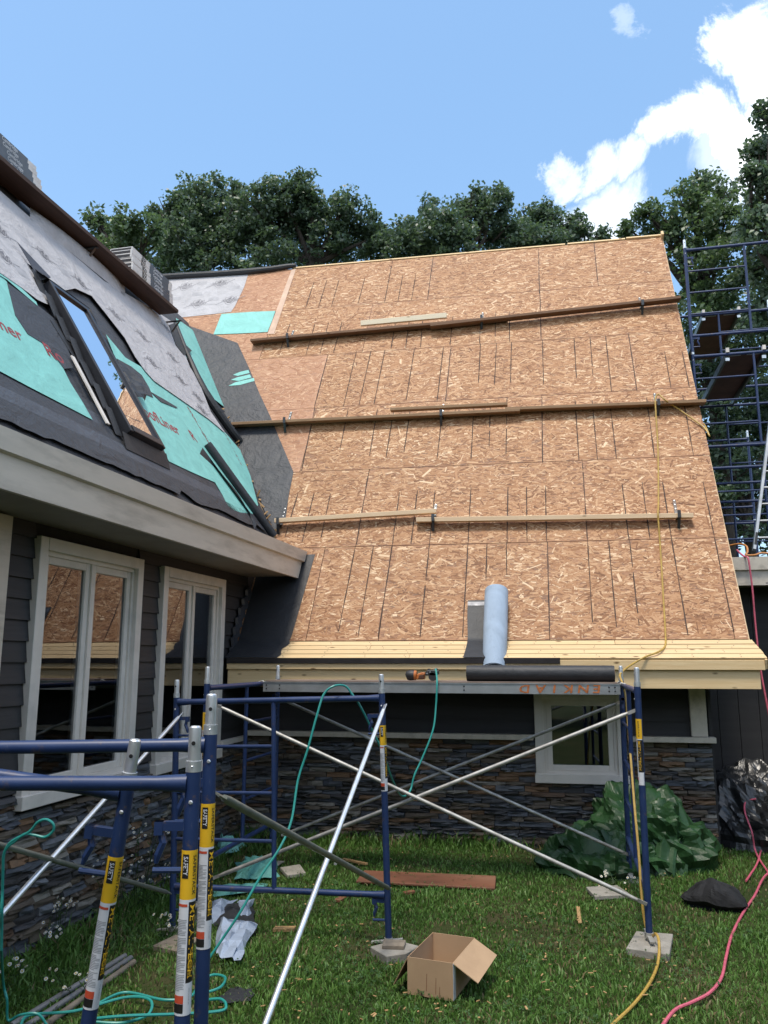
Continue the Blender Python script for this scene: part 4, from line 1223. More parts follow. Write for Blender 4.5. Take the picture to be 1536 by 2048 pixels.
# near frames at the lower left
def near_frame(top, bot, zc_top, rail_px, zc_rail, Ybot, label, da, ladder=0):
    T = CAM + ray(*top) * zc_top
    Bq = ony(bot[0], bot[1], T[1] + Ybot)
    zdir = (T - Bq) / np.linalg.norm(T - Bq)
    Q = CAM + ray(*rail_px) * zc_rail
    rt_ = T - zdir * .036
    xdir = rt_ - Q
    O = T - zdir * FR_H
    x = Vector(xdir).normalized(); z = Vector(zdir); x = (x - z * x.dot(z)).normalized()
    M = basis(Vector(O) - x * FR_W, x, z)
    a = ang_to_cam(M, 1)
    return frame(M, label, ladder, [(1, a + da, True)], None)
near_frame((421, 1466), (402, 2040), 2.55, (0, 1483), 2.50, .0, 'near blue scaffold frame with the tallest upright, its pin against the window', .12)
near_frame((387, 1540), (364, 2048), 2.28, (0, 1556), 2.26, .0, 'blue scaffold frame in front of the tallest near upright, bracket at its left', .05)
near_frame((257, 1562), (176, 2048), 2.37, (0, 1565), 2.37, .02, 'blue scaffold frame with the tilted upright at lower left', .18)

# cross braces
def brace(label, p0, p1, q0, q1, mats, r=.0135, group=None):
    c = (np.asarray(p0) + np.asarray(p1)) / 2
    t = thing('cross_brace', label, 'cross brace', c, group)
    for (a, b, m) in ((p0, p1, mats[0]), (q0, q1, mats[1])):
        a = np.asarray(a, float); b = np.asarray(b, float); d = (b - a) / np.linalg.norm(b - a)
        mb = MB().tube([a + d * .05, a + d * .09, b - d * .09, b - d * .05], [r * .8, r, r, r * .8], 12)
        mb.bar(a - d * .012, a + d * .055, .022, .006, up=(0.3, 1, .1)); mb.bar(b - d * .055, b + d * .012, .022, .006, up=(0.3, 1, .1))
        obj('tube', mb, m, t, smooth=True)
    a = np.asarray(p0); b = np.asarray(p1); e = np.asarray(q0); g = np.asarray(q1)
    # pivot where they cross in plan of the larger axis
    best = min(((np.linalg.norm((a + (b - a) * s) - (e + (g - e) * u)), s, u) for s in np.linspace(.3, .7, 41) for u in np.linspace(.3, .7, 41)))
    pc = ((a + (b - a) * best[1]) + (e + (g - e) * best[2])) / 2
    obj('pivot_bolt', MB().tube([pc + np.array([0, -.025, 0]), pc + np.array([0, .025, 0])], .008, 8), M_CHROME, t)
    return t
yf, yb = AY - .03, AY + FR_W - .03
brace('weathered grey cross brace along the front of the platform bay', ony(432, 1410, yf), ony(1290, 1807, yf), ony(427, 1756, yf + .027), ony(1270, 1421, yf + .027), (M_GALV_OLD, M_GALV_OLD))
brace('weathered grey cross brace along the back of the platform bay by the stone wall', ony(560, 1397, yb), ony(1258, 1710, yb), ony(565, 1670, yb + .027), ony(1242, 1404, yb + .027), (M_GALV_OLD, M_GALV_OLD))
T1_ = CAM + ray(421, 1466) * 2.55
e_lo = np.array([T1_[0] + .0, T1_[1] + .03, .30])
up_B = ony(770, 1411, 5.34)
lo_B = ony(780, 1778, 5.33)
# lower end of the bright tube: extend the photo's line down to the near frame
pm_ = CAM + ray(531, 2048) * 3.35
d_ = (pm_ - up_B) / np.linalg.norm(pm_ - up_B)
tt = (2.62 - up_B[1]) / d_[1]
brace('bright zinc and olive cross brace between the near frames and the broadside frame', up_B, up_B + d_ * tt, CAM + ray(437, 1590) * 2.62, lo_B, (M_CHROME, M_OLIVE), r=.0145)
up_L = ony(363, 1428, 5.36); pm2 = CAM + ray(0, 1832) * 3.75
d2 = (pm2 - up_L) / np.linalg.norm(pm2 - up_L); t2_ = (2.75 - up_L[1]) / d2[1]
lo_L = ony(340, 1786, 5.36); pm3 = CAM + ray(0, 1690) * 3.75
d3 = (pm3 - lo_L) / np.linalg.norm(pm3 - lo_L); t3_ = (2.75 - lo_L[1]) / d3[1]
brace('bright zinc and olive cross brace in front of the wing stone wall', up_L, up_L + d2 * t2_, lo_L, lo_L + d3 * t3_, (M_CHROME, M_OLIVE), r=.014)

# platform
DY0, DY1, DZ = 6.70, 7.17, 1.592
pl = thing('scaffold_platform', 'aluminium scaffold platform with plywood top and orange graffiti', 'platform', (-1.1, 6.9, DZ))
X0, X1 = -2.60, .385
for (y, nm) in ((DY0, 'front'), (DY1, 'rear')):
    mb = MB(); s_ = 1 if nm == 'front' else -1
    mb.bx(X0, X1, y, y + .003 * s_ if s_ > 0 else y + .003, DZ - .078, DZ - .003)
    mb.bx(X0, X1, min(y, y + .035 * s_), max(y, y + .035 * s_), DZ - .081, DZ - .078); mb.bx(X0, X1, min(y - .006 * s_, y + .04 * s_), max(y - .006 * s_, y + .04 * s_), DZ - .003, DZ + .003)
    obj('side_rail', mb, M_ALU, pl)
obj('plywood_top', MB().bx(X0 + .02, X1 - .02, DY0 + .01, DY1 - .01, DZ + .0035, DZ + .013), M_PLY, pl)
for i in range(7):
    x = X0 + .15 + i * (X1 - X0 - .3) / 6
    obj('cross_member', MB().bx(x - .02, x + .02, DY0 + .036, DY1 - .036, DZ - .05, DZ - .004), M_ALU, pl)
for x in (X0 - .03, X1 + .012):
    for y in (DY0 + .06, DY1 - .06):
        obj('hook', MB().tube([(x + (.05 if x < -1 else -.03), y, DZ - .03), (x, y, DZ + .008), (x - (.03 if x < -1 else -.03), y, DZ - .0), (x - (.04 if x < -1 else -.035), y, DZ - .03)], .008, 6), M_GALV_OLD, pl)
for x in (-2.57, -2.45, -.85, .30, .345):
    for dz in (-.025, -.055):
        obj('rivet', MB().tube([(x, DY0, DZ + dz), (x, DY0 - .005, DZ + dz)], [.007, .005], 8), M_RUBBER, pl)
mb = MB()
xs_ = [1195, 1168, 1138, 1110, 1082, 1050]
for ch, px in zip('ENKIAD', xs_):
    text(mb, ch, ony(px, 1377, DY0 - .0035), (-1, 0, 0), (0, 0, -1), .088, .02, .12, wid=1.35)
obj('graffiti', mb, M_GRAF, pl)

# ---------------------------------------------------------------- tower at the right
TX, TY, TZ = 1.76, 10.70, 2.713
tower_words = ['nearest row', 'middle row', 'farthest row']
lev_words = ['bottom level', 'middle level', 'top level']
for j, yy in enumerate((TY, TY + 2.13, TY + 4.26)):
    for i in range(3):
        if j == 2 and i == 2: continue
        M_ = basis((TX + .0 * j, yy, TZ + i * FR_H - (.05 if j else 0)), (1, 0, 0), (0, 0, 1))
        frame(M_, 'blue scaffold tower frame behind the roof edge, %s of the %s' % (lev_words[i], tower_words[j]), 0 if j != 1 else 1, [(1, ang_to_cam(M_, 1) + .3, False)] if (j == 1 and i == 2) else (), None, group='frames of the scaffold tower', locks=(j == 0))
def tower_deck(x0, x1, y0, y1, z, label):
    t = thing('tower_platform', label, 'platform', ((x0 + x1) / 2, y0, z), 'platforms of the scaffold tower')
    obj('plywood', MB().bx(x0 + .03, x1 - .03, y0 + .04, y1 - .04, z - .02, z), M_PLYDARK, t)
    for x in (x0, x1 - .03):
        obj('side_rail', MB().bx(x, x + .03, y0 + .02, y1 - .02, z - .085, z + .005), M_OLIVE, t)
    for x in (x0 + .02, x1 - .02):
        obj('hook', MB().box((x, y0 - .005, z + .012), (.02, 0, 0), (0, .03, 0), (0, 0, .03)), M_TRIM, t)
        obj('latch', MB().box((x, y0 + .02, z - .10), (.025, 0, 0), (0, .008, 0), (0, 0, .02)), M_GALV, t)
    for k in range(2):
        xx = x0 + (x1 - x0) * (.25 + .5 * k)
        obj('end_slot', MB().box((xx, y0 + .10, z - .023), (.085, 0, 0), (0, .012, 0), (0, 0, .003)), M_GALV, t)
d1a, d1b = ony(1404, 628, TY + 2.13)[0], ony(1480, 622, TY + 2.13)[0]
tower_deck(d1a, d1b, TY + 2.13, TY + 4.26, TZ + 3 * FR_H - .05, 'dark brown plank platform at the top of the scaffold tower')
d2a, d2b = ony(1452, 716, TY)[0], ony(1532, 713, TY)[0]
tower_deck(d2a, d2b, TY, TY + 2.13, TZ + 2 * FR_H + .0, 'dark brown plank platform lower in the scaffold tower')

# ladder on the low roof
lt = thing('aluminium_ladder', 'aluminium ladder leaning up the scaffold tower on the low roof', 'ladder', (2.35, 9.75, 2.71))
la, lb = ony(1508, 1100, 9.9), ony(1548, 780, 10.45)
lc = la + np.array([.40, 0, 0]); ld = lb + np.array([.40, 0, 0])
for p, q in ((la, lb), (lc, ld)):
    obj('stile', MB().bar(p, q, .03, .075, up=(0, -1, .2)), M_ALU, lt)
for i in range(10):
    t = (i + .7) / 10
    obj('rung', MB().tube([la + (lb - la) * t, lc + (ld - lc) * t], .014, 8), M_ALU, lt)
obj('warning_label', MB().bar(la + (lb - la) * .03 + np.array([0.0, -.042, 0]), la + (lb - la) * .10 + np.array([0, -.042, 0]), .026, .002, up=(0, -1, .2)), M_BLACK, lt)

# ================================================================== ROOF STAGING
OUT = -NM
def toe_board(p, q, mat, label, w=.14, h=.038, off=.128, drop=0.0):
    a, b = onR(p[0], p[1], off), onR(q[0], q[1], off)
    o_ = -OUT * (w / 2 + .0)
    mb = MB().bar(a + o_ + EZ * drop, b + o_ + EZ * drop, w, h)
    o = obj('toe_board', mb, mat, bevel=.003)
    return tag(o, label, 'plank', 'toe boards on the roof')
def on_line(p, q, x): return (x, p[1] + (q[1] - p[1]) * (x - p[0]) / (q[0] - p[0]))
rows = [((500, 680), (1362, 599)), ((462, 847), (1413, 801)), ((548, 1041), (1387, 1028))]
toe_board((500, 680), (1015, 633), M_TOE, 'brown toe board at the left of the top row')
toe_board((860, 655), (1362, 599), M_TOE, 'brown toe board at the right of the top row', drop=.0395)
toe_board((721, 653), (893, 637), M_WHITEBOARD, 'short pale board lying on the top toe board', w=.05, h=.075, drop=.055)
toe_board((462, 847), (1040, 819), M_TOE_M, 'brown toe board at the left of the middle row, reaching the valley')
toe_board((1010, 817), (1413, 801), M_TOE_M, 'light brown toe board at the right of the middle row', drop=.0)
toe_board((780, 824), (1015, 813), M_TOE_M, 'short brown board lapped on the middle toe board', w=.09, drop=.040)
toe_board((548, 1041), (872, 1021), M_TOE_L, 'tan toe board at the left of the bottom row', w=.089, h=.05, off=.115)
toe_board((832, 1037), (1387, 1028), M_TOE_L, 'tan toe board at the right of the bottom row', w=.089, h=.05, off=.11, drop=-.012)
def bracket(px, py, label, strap=.28, below=.04, off=.128):
    p = onR(px, py, off)          # where the front edge of the board sits
    r = p - OUT * (off / math.sin(TH))   # on the roof face
    t = thing('roof_bracket', label, 'bracket', r, 'roof brackets')
    a, s = asR(r)
    obj('strap', MB().box(R(a, s + strap / 2 - below, .003), EX * .016, ES * strap / 2, NR * .0025), M_STEEL, t)
    for k in (0, 1, 2):
        obj('nail', MB().tube([R(a, s + strap - .05 - k * .06, .005), R(a, s + strap - .05 - k * .06, .009)], .006, 6), M_CHROME, t)
    z_ = -.03
    ar = MB().bar(r + EZ * z_, p + OUT * .02 + EZ * z_, .034, .006)
    ar.bar(p + OUT * .02 + EZ * (z_ - .004), p + OUT * .02 + EZ * .045, .034, .006, up=OUT)
    obj('arm', ar, M_STEEL, t)
    a2, s2 = a, s - .17
    obj('prop', MB().bar(R(a2, s2, .006), p + OUT * .005 + EZ * (z_ - .006), .03, .006, up=NR), M_STEEL, t)
    return t
bn = ['left', 'middle', 'right']
for i, px in enumerate((575, 963, 1285)): bracket(*on_line(*rows[0], px), 'steel roof bracket under the top toe boards, %s one' % bn[i])
for i, px in enumerate((569, 882, 1317)): bracket(*on_line(*rows[1], px), 'steel roof bracket under the middle toe boards, %s one' % bn[i])
for i, (px, py) in enumerate(((556, 1043), (866, 1036), (1358, 1029))): bracket(px, py, 'steel roof bracket under the bottom toe boards, %s one' % bn[i], off=.115)

# staging plank with shingle bundles on the wing roof
zp = onW(150, 512)[2]
q0, q1 = onW(0, 384), onW(300, 612)
zp = (q0[2] + q1[2]) / 2
o0, o1 = onz(-40, 283, zp), onz(357, 626, zp)
wpk = .28
mb = MB().box((o0 + o1) / 2 - np.array([wpk / 2, 0, -.022]), (o1 - o0) / 2, np.array([wpk / 2, 0, 0]), EZ * .022)
tag(obj('staging_plank', mb, M_PLANK, bevel=.003), 'dark staging plank holding the shingle bundles on the wing roof', 'plank')
for i, yy in enumerate((7.3, 9.3, 4.9)):
    X_ = WC[0] - (zp - WC[2]) / math.tan(TW)
    t = thing('roof_bracket', 'steel roof bracket under the staging plank, %s' % ['halfway along it', 'near the bundles at its far end', 'at the near end'][i], 'bracket', (X_, yy, zp), 'staging plank brackets')
    obj('arm', MB().bar((X_, yy, zp - .012), (X_ + .27, yy, zp - .012), .035, .01), M_STEEL, t)
    obj('prop', MB().bar((X_ + .24, yy, zp - .015), Wp(yy, (zp - WC[2]) / math.sin(TW) - .22, .01), .03, .008, up=(0, 0, 1)), M_STEEL, t)
def bundle(x0, y0, z, L, Dp, h, label, k, group, big):
    """wrapped shingle bundle: x0 is the outer (right hand) face"""
    t = thing('shingle_bundle', label, 'shingle bundle', (x0 - Dp / 2, y0, z), group)
    j = random.uniform(-.015, .015)
    y0 += random.uniform(-.02, .02); x0 += j
    mb = MB().bx(x0 - Dp, x0, y0, y0 + L, z + .002, z + h - .003)
    obj('wrap', mb, M_WRAP, t, bevel=.008)
    f0, f1 = (.42, .90) if big else (.05, .86)
    obj('printed_band', MB().bx(x0, x0 + .0015, y0 + L * f0, y0 + L * f1, z + .006, z + h - .007), M_WRAPB, t)
    m = MB(); text(m, 'Cambridge', (x0 + .003, y0 + L * (f0 + .2 if big else f1 - .26), z + h * .5), (0, 1, 0), (0, 0, 1), h * .80, .01, wid=1.0)
    obj('white_lettering', m, M_INKW, t)
    if big:
        m = MB(); text(m, 'IKO', (x0 + .003, y0 + L * .27, z + h * .5), (0, 1, 0), (0, 0, 1), h * .95, .03, wid=1.0)
        obj('black_lettering', m, M_BLACK, t)
    obj('open_end', MB().bx(x0 - Dp + .02, x0 - .02, y0 - .0015, y0 + .004, z + .014, z + h - .016), M_SHING, t)
    return t
hb_ = .064
xb2 = (o1[0] - .0)
ordn = ['bottom', 'second', 'third', 'fourth', 'fifth', 'top']
for k in range(6):
    yy = o1[1] - 1.14
    bundle(xb2 - .01 - .02 * k, yy + .02 * k, zp + .045 + k * hb_, 1.02, .31, hb_, 'wrapped shingle bundle at the far end of the staging plank, %s of its stack' % ordn[k], k, 'shingle bundles at the far end', True)
yb1 = onz(96, 409, zp)
ordn2 = ['bottom', 'second', 'third', 'fourth', 'top']
for k in range(5):
    bundle(yb1[0] - .01 - .02 * k, yb1[1] - 1.06 - .02 * k, zp + .045 + k * hb_, 1.02, .31, hb_, 'wrapped shingle bundle at the left picture edge, %s of its stack' % ordn2[k], k, 'shingle bundles at the left', False)

# rolls
a_r = a_of((993, 1235)); rr = .118
t = thing('membrane_roll', 'pale blue roll of peel-and-stick membrane standing on the bare roof', 'roll', R(a_r, 0, .1))
s0_, s1_ = asR(onR(993, 1303, rr))[1], asR(onR(993, 1152, rr))[1]
pts = [R(a_r, s0_ + (s1_ - s0_) * u, rr + .004) for u in (0, .03, .5, .97, 1)]
obj('roll', MB().tube(pts, [rr * .93, rr * .95, rr, rr * 1.0, rr * .985], 28), M_ROLLBLUE, t, smooth=True)
mb = MB()
for i in range(5):
    rad = rr * (.93 - .15 * i)
    cc = R(a_r, s0_ - .003 - .001 * i, rr + .004)
    mb.tube([cc, cc - ES * .002], rad, 24)
obj('roll_end', mb, M_FELT_CLEAN, t)
mb = MB()
for i in range(3):
    rad = rr * (.87 - .2 * i)
    mb.tube([R(a_r, s0_ - .0055 - .0005 * i, rr + .004) + (EX * math.cos(w) + NR * math.sin(w)) * rad for w in np.linspace(0, 2 * math.pi * .97, 28)], .004, 5)
obj('roll_layers', mb, M_FILM, t)
aL_, aR_ = a_of((936, 1240)), a_r - .02
def unrolled(u, v):
    s = s0_ + (s1_ - s0_ - .03) * v
    p = R(aL_ + (aR_ - aL_) * u + .012 * math.sin(v * 5), s, .007 + .012 * (1 - u) * abs(math.sin(3 * v)))
    if s < SK: p = p + (W(0, BE, ZE) + fl * max(0, 1 - (SK - s) / (np.linalg.norm(fl))) - R(0, s)) + fln * .004
    return p
obj('unrolled_sheet', MB().grid(unrolled, 6, 20), M_FELT_CLEAN, t, smooth=True)
obj('selvedge_strip', MB().grid(lambda u, v: unrolled(u, .92 + .055 * v) + NR * .003, 6, 2), M_FLASH, t, smooth=True)

yr = 6.86
pa, pb = ony(934, 1346, yr), ony(1229, 1346, yr)
rad = .066
pa[2] = pb[2] = DZ + .013 + rad
t = thing('felt_roll', 'black roll of underlayment lying on the scaffold platform', 'roll', pa)
obj('roll', MB().tube([pa, pa + (pb - pa) * .02, pb - (pb - pa) * .02, pb], [rad * .96, rad, rad, rad * .96], 24), M_FELT_CLEAN, t, smooth=True)
for p, d in ((pa, -1), (pb, 1)):
    obj('core', MB().tube([p, p + np.array([d * .003, 0, 0])], rad * .45, 16), M_CARD, t)

pa, pb = onW(414, 888, .055), onW(548, 1072, .055)
t = thing('felt_tube', 'black felt roll lying down the wing roof beside the valley', 'roll', pb)
obj('roll', MB().tube([pa, pa + (pb - pa) * .02, pb], [.045, .05, .046], 18), M_FELT_CLEAN, t, smooth=True)
obj('loose_edge', MB().grid(lambda u, v: onW(405 + 110 * v - 6 * u + 20 * u * math.sin(math.pi * v), 895 + 150 * v + 14 * u, .05 - .03 * u), 3, 14), M_FELT_CLEAN, t, smooth=True)

# nail gun lying on the platform
ng = ony(812, 1362, 6.88); ng[2] = DZ + .013
t = thing('nail_gun', 'orange and black air nailer lying on the scaffold platform', 'nail gun', ng)
def L(x, y, z): return ng + np.array([x, y, z])
k = .0046   # metres per source pixel at that depth
mb = MB().tube([L(.0, 0, .042), L(.008, 0, .044), L(.03, 0, .046), L(.062, 0, .047), L(.074, 0, .046)], [.018, .034, .044, .044, .040], 18)
obj('motor_cap', mb, M_RUBBER, t, smooth=True)
obj('collar', MB().tube([L(.074, 0, .046), L(.082, 0, .046), L(.092, 0, .045)], [.041, .043, .036], 18), M_TOOL_O, t, smooth=True)
mb = MB().prism([L(.09, -.026, .010), L(.165, -.026, .012), L(.172, -.026, .066), L(.15, -.026, .074), L(.10, -.026, .058)], (0, .052, 0))
obj('body', mb, M_TOOL_O, t, bevel=.008)
mb = MB().prism([L(.105, -.028, .016), L(.16, -.028, .016), L(.165, -.028, .055), L(.12, -.028, .05)], (0, .056, 0))
obj('grip', mb, plain('tool_brown', (.075, .03, .015), .5), t, bevel=.004)
obj('head', MB().prism([L(.165, -.03, .045), L(.25, -.03, .040), L(.285, -.03, .055), L(.29, -.03, .085), L(.24, -.03, .092), L(.18, -.03, .086)], (0, .06, 0)), M_RUBBER, t, bevel=.006)
obj('coil_magazine', MB().tube([L(.235, -.03, .035), L(.235, .035, .035)], .034, 18), M_RUBBER, t, smooth=True)
obj('knob', MB().tube([L(.20, 0, .085), L(.20, 0, .102)], [.014, .010], 10), M_RUBBER, t)
obj('knob', MB().tube([L(.245, 0, .09), L(.275, 0, .100)], [.012, .010], 10), M_TOOL_G, t)
obj('bolt', MB().tube([L(.19, -.031, .062), L(.19, -.036, .062)], .006, 8), M_CHROME, t)
obj('bolt', MB().tube([L(.215, -.031, .075), L(.215, -.036, .075)], .005, 8), M_CHROME, t)

# ================================================================== HOSES AND CABLES
def smooth_path(pts, n=8):
    P = [np.asarray(p, float) for p in pts]
    P = [2 * P[0] - P[1]] + P + [2 * P[-1] - P[-2]]
    res = []
    for i in range(1, len(P) - 2):
        for k in range(n):
            t = k / n; a, b, c, d = P[i - 1:i + 3]
            res.append(.5 * ((2 * b) + (-a + c) * t + (2 * a - 5 * b + 4 * c - d) * t * t + (-a + 3 * b - 3 * c + d) * t ** 3))
    res.append(P[-2]); return res
def hose(name, pts, r, mat, label, cat='hose'):
    return tag(obj(name, MB().tube(smooth_path(pts), r, 8), mat, smooth=True), label, cat)
hose('air_hose', [L(.262, -.02, .095), L(.268, -.05, .09), ony(874, 1362, 6.66), ony(872, 1410, 6.62), ony(866, 1460, 6.56), ony(845, 1515, 6.5), ony(829, 1550, 6.45), ony(820, 1582, 6.4), ony(803, 1592, 6.2), ony(785, 1560, 5.9),
     ony(766, 1506, 5.6), ony(745, 1462, 5.5), ony(722, 1415, 5.42), ony(704, 1388, 5.41), ony(690, 1372, 5.39), ony(668, 1372, 5.33), ony(648, 1388, 5.30), ony(634, 1430, 5.25), ony(615, 1500, 5.2), ony(596, 1560, 5.15), ony(583, 1640, 5.05),
     ony(560, 1695, 4.95), ony(520, 1755, 4.85), ony(480, 1825, 4.75), ony(440, 1885, 4.7), onz(400, 1945, .03), onz(385, 1990, .02), onz(330, 2000, .02), onz(250, 1985, .02), onz(190, 2010, .02)], .0075, M_HOSE_T,
     'teal air hose from the nail gun draped over the blue frame to the lawn')
hose('air_hose', [onz(40, 2052, .02), onz(60, 2030, .02), onz(150, 2022, .03), onz(250, 1995, .05), onz(300, 2000, .05), onz(295, 2030, .02), onz(240, 2046, .02), onz(180, 2040, .03), onz(250, 2032, .05), onz(360, 2028, .02), onz(440, 2022, .03),
     onz(452, 2010, .04), onz(440, 1998, .04), onz(405, 2000, .02), onz(400, 1990, .03), onz(440, 1975, .05), onz(450, 1955, .05), onz(425, 1950, .04), onz(395, 1965, .02)], .0075, M_HOSE_T, 'teal hose coiled on the grass at lower left')
zc_ = 3.55
hp = [(3, 1900), (4, 1830), (6, 1740), (8, 1708), (22, 1684), (58, 1664), (75, 1645), (92, 1639), (106, 1648), (106, 1662), (90, 1674), (68, 1670), (50, 1668), (28, 1684), (14, 1696), (7, 1715), (5, 1780), (2, 1850), (6, 1960), (14, 2000), (16, 2040), (40, 2030), (75, 2028), (95, 2052)]
hose('air_hose', [CAM + ray(x, y) * (zc_ + (.25 if y > 1950 else 0)) for x, y in hp], .0062, M_HOSE_T, 'teal cable looped over the brace at the left picture edge', 'cable')
yel = [R(ARAKE - .02, 3.2, -.35), R(ARAKE + .02, 3.3, -.10), onR(1419, 872, .012), onR(1408, 855, .02), onR(1380, 834, .03), onR(1348, 812, .06), onR(1330, 800, .16), onR(1318, 789, .17), onR(1311, 797, .17), onR(1312, 830, .12), onR(1316, 900, .02), onR(1317, 1000, .03), onR(1316, 1024, .14), onR(1317, 1045, .10), onR(1321, 1100, .012),
       onR(1327, 1200, .012), onR(1331, 1270, .015), onm(1330, 1292, BE + .2), onm(1318, 1303, BE + .05), onm(1290, 1314, BE - .02), onm(1262, 1330, BE - .12), ony(1245, 1343, 7.3), ony(1240, 1352, 7.1), ony(1246, 1370, 7.0), ony(1252, 1400, 6.9), ony(1258, 1470, 6.6),
       ony(1268, 1600, 6.2), ony(1277, 1700, 6.0), ony(1284, 1800, 5.85), ony(1291, 1850, 5.8), ony(1302, 1872, 5.72), ony(1312, 1868, 5.62), ony(1318, 1885, 5.55), onz(1316, 1925, .02), onz(1300, 1965, .02), onz(1268, 2008, .02), onz(1222, 2052, .02)]
hose('air_hose', yel, .0088, M_HOSE_Y, 'yellow air hose hanging down the bare roof and along the right scaffold leg')
hose('air_hose', [onz(1512, 1598, .45), onz(1492, 1603, .42), onz(1490, 1625, .35), onz(1504, 1665, .2), onz(1512, 1705, .04), onz(1540, 1750, .02), onz(1570, 1790, .02)], .0082, M_HOSE_P, 'pink hose bent over the black plastic sheet')
hose('air_hose', [onz(1560, 1650, .1), onz(1530, 1680, .03), onz(1515, 1725, .025), onz(1500, 1750, .02), onz(1492, 1762, .02)], .0082, M_HOSE_P, 'short length of pink hose beside the black plastic sheet')
hose('air_hose', [onz(1560, 1735, .02), onz(1530, 1752, .03), onz(1510, 1790, .02), onz(1495, 1812, .02), onz(1478, 1840, .02), onz(1462, 1875, .02), onz(1452, 1915, .02), onz(1443, 1955, .02), onz(1420, 1985, .02), onz(1385, 2004, .02), onz(1350, 2020, .02), onz(1322, 2055, .02)], .0088, M_HOSE_P, 'pink hose snaking over the grass at lower right')
hose('air_hose', [ony(1474, 1100, 9.3), ony(1482, 1108, 9.1), ony(1489, 1113, 8.99), ony(1496, 1116, 8.93), ony(1500, 1140, 8.92), ony(1505, 1180, 8.92), ony(1511, 1250, 8.9), ony(1520, 1330, 8.85), ony(1536, 1420, 8.8), ony(1552, 1500, 8.8), ony(1560, 1600, 8.8)], .0095, M_HOSE_P, 'pink hose hanging over the beige gutter')
hose('air_hose', [ony(1455, 1092, 9.6), ony(1478, 1088, 9.5), ony(1492, 1092, 9.4), ony(1495, 1103, 9.3), ony(1492, 1110, 9.2), ony(1510, 1110, 9.2), ony(1525, 1106, 9.3), ony(1560, 1110, 9.3)], .011, M_HOSE_O, 'orange hose lying on the low roof by the ladder')

# ================================================================== THINGS ON THE LAWN
def gnd(px, py, dz=0.0):
    p = onz(px, py, 0.0)
    for _ in range(3): p = onz(px, py, gz(p[0], p[1]) + dz)
    return p
def slab(name, px, th, mat, label, cat, lift=0.0, bevel=.004, tilt=0.0, group=None):
    pts = [gnd(x, y, lift + th) for x, y in px]
    zt_ = max(p[2] for p in pts)
    pts = [np.array([p[0], p[1], zt_ + tilt * (i in (1, 2))]) for i, p in enumerate(pts)]
    return tag(obj(name, MB().prism(pts, (0, 0, -th)), mat, bevel=bevel), label, cat, group)
slab('concrete_paver', [(1272, 1862), (1346, 1868), (1339, 1912), (1252, 1897)], .05, M_CONC, 'square concrete paver under the right scaffold leg', 'paver', lift=-.015)
slab('concrete_paver', [(740, 1893), (790, 1880), (838, 1892), (812, 1908), (772, 1913)], .065, M_CONC, 'broken concrete slab under the broadside frame by the cardboard box', 'paver', lift=-.02)
slab('wood_block', [(768, 1878), (812, 1880), (808, 1892), (764, 1890)], .025, M_DECAYW, 'small wooden block on the broken concrete slab', 'block', lift=.045)
slab('wood_block', [(305, 1893), (350, 1872), (402, 1876), (362, 1903)], .035, M_DECAYW, 'flat wooden block under the left leg of the broadside frame', 'block', lift=-.01)
slab('red_brown_board', [(728, 1742), (992, 1752), (990, 1776), (712, 1765)], .018, M_RUST, 'red-brown sheathing board lying flat on the lawn', 'board', lift=.015)
def stick(px0, px1, w, h, mat, label, lift=.01, lift1=None):
    a = gnd(*px0, lift); b = gnd(*px1, lift if lift1 is None else lift1)
    return tag(obj('wood_scrap', MB().bar(a, b, w, h), mat, bevel=.002), label, 'wood scrap')
stick((674, 1802), (708, 1784), .055, .02, M_RUST, 'broken red-brown board end in front of the red-brown board', .02)
stick((548, 1858), (590, 1858), .06, .022, M_SCRAP, 'short yellow wood scrap beside the bright brace tube', .02)
stick((808, 1787), (828, 1783), .04, .02, M_RUST, 'small red-brown chip right of the broadside frame leg', .02)
stick((686, 1718), (734, 1728), .03, .018, M_SCRAP, 'thin wood stick behind the red-brown board', .03)
stick((1156, 1814), (1160, 1846), .025, .012, M_SCRAP, 'thin wood splinter in the grass before the green tarp', .02)
stick((0, 1962), (146, 1876), .04, .03, M_SCRAP, 'yellow wood strip along the foot of the wing stone wall', .03)
slab('stepping_stone', [(560, 1738), (600, 1730), (612, 1745), (575, 1752)], .03, M_CONC, 'grey stone behind the broadside frame', 'stone', lift=.0)
slab('stepping_stone', [(1172, 1775), (1235, 1770), (1262, 1790), (1190, 1794)], .03, M_CONC, 'flat grey stone in front of the green tarp', 'stone', lift=.0)
for i, (a, b, m) in enumerate((((22, 2052), (250, 1912), M_PIPE), ((48, 2056), (262, 1916), M_PIPE), ((80, 2058), (268, 1924), M_DECAYW))):
    pa, pb = gnd(*a, .02), gnd(*b, .02)
    tag(obj('conduit_pipe', MB().tube([pa, pb], .017, 12), m, smooth=True), 'grey conduit pipe lying along the wing wall, %s of three' % ['closest to the wall', 'middle one', 'farthest from the wall'][i], 'pipe', 'pipes on the grass')

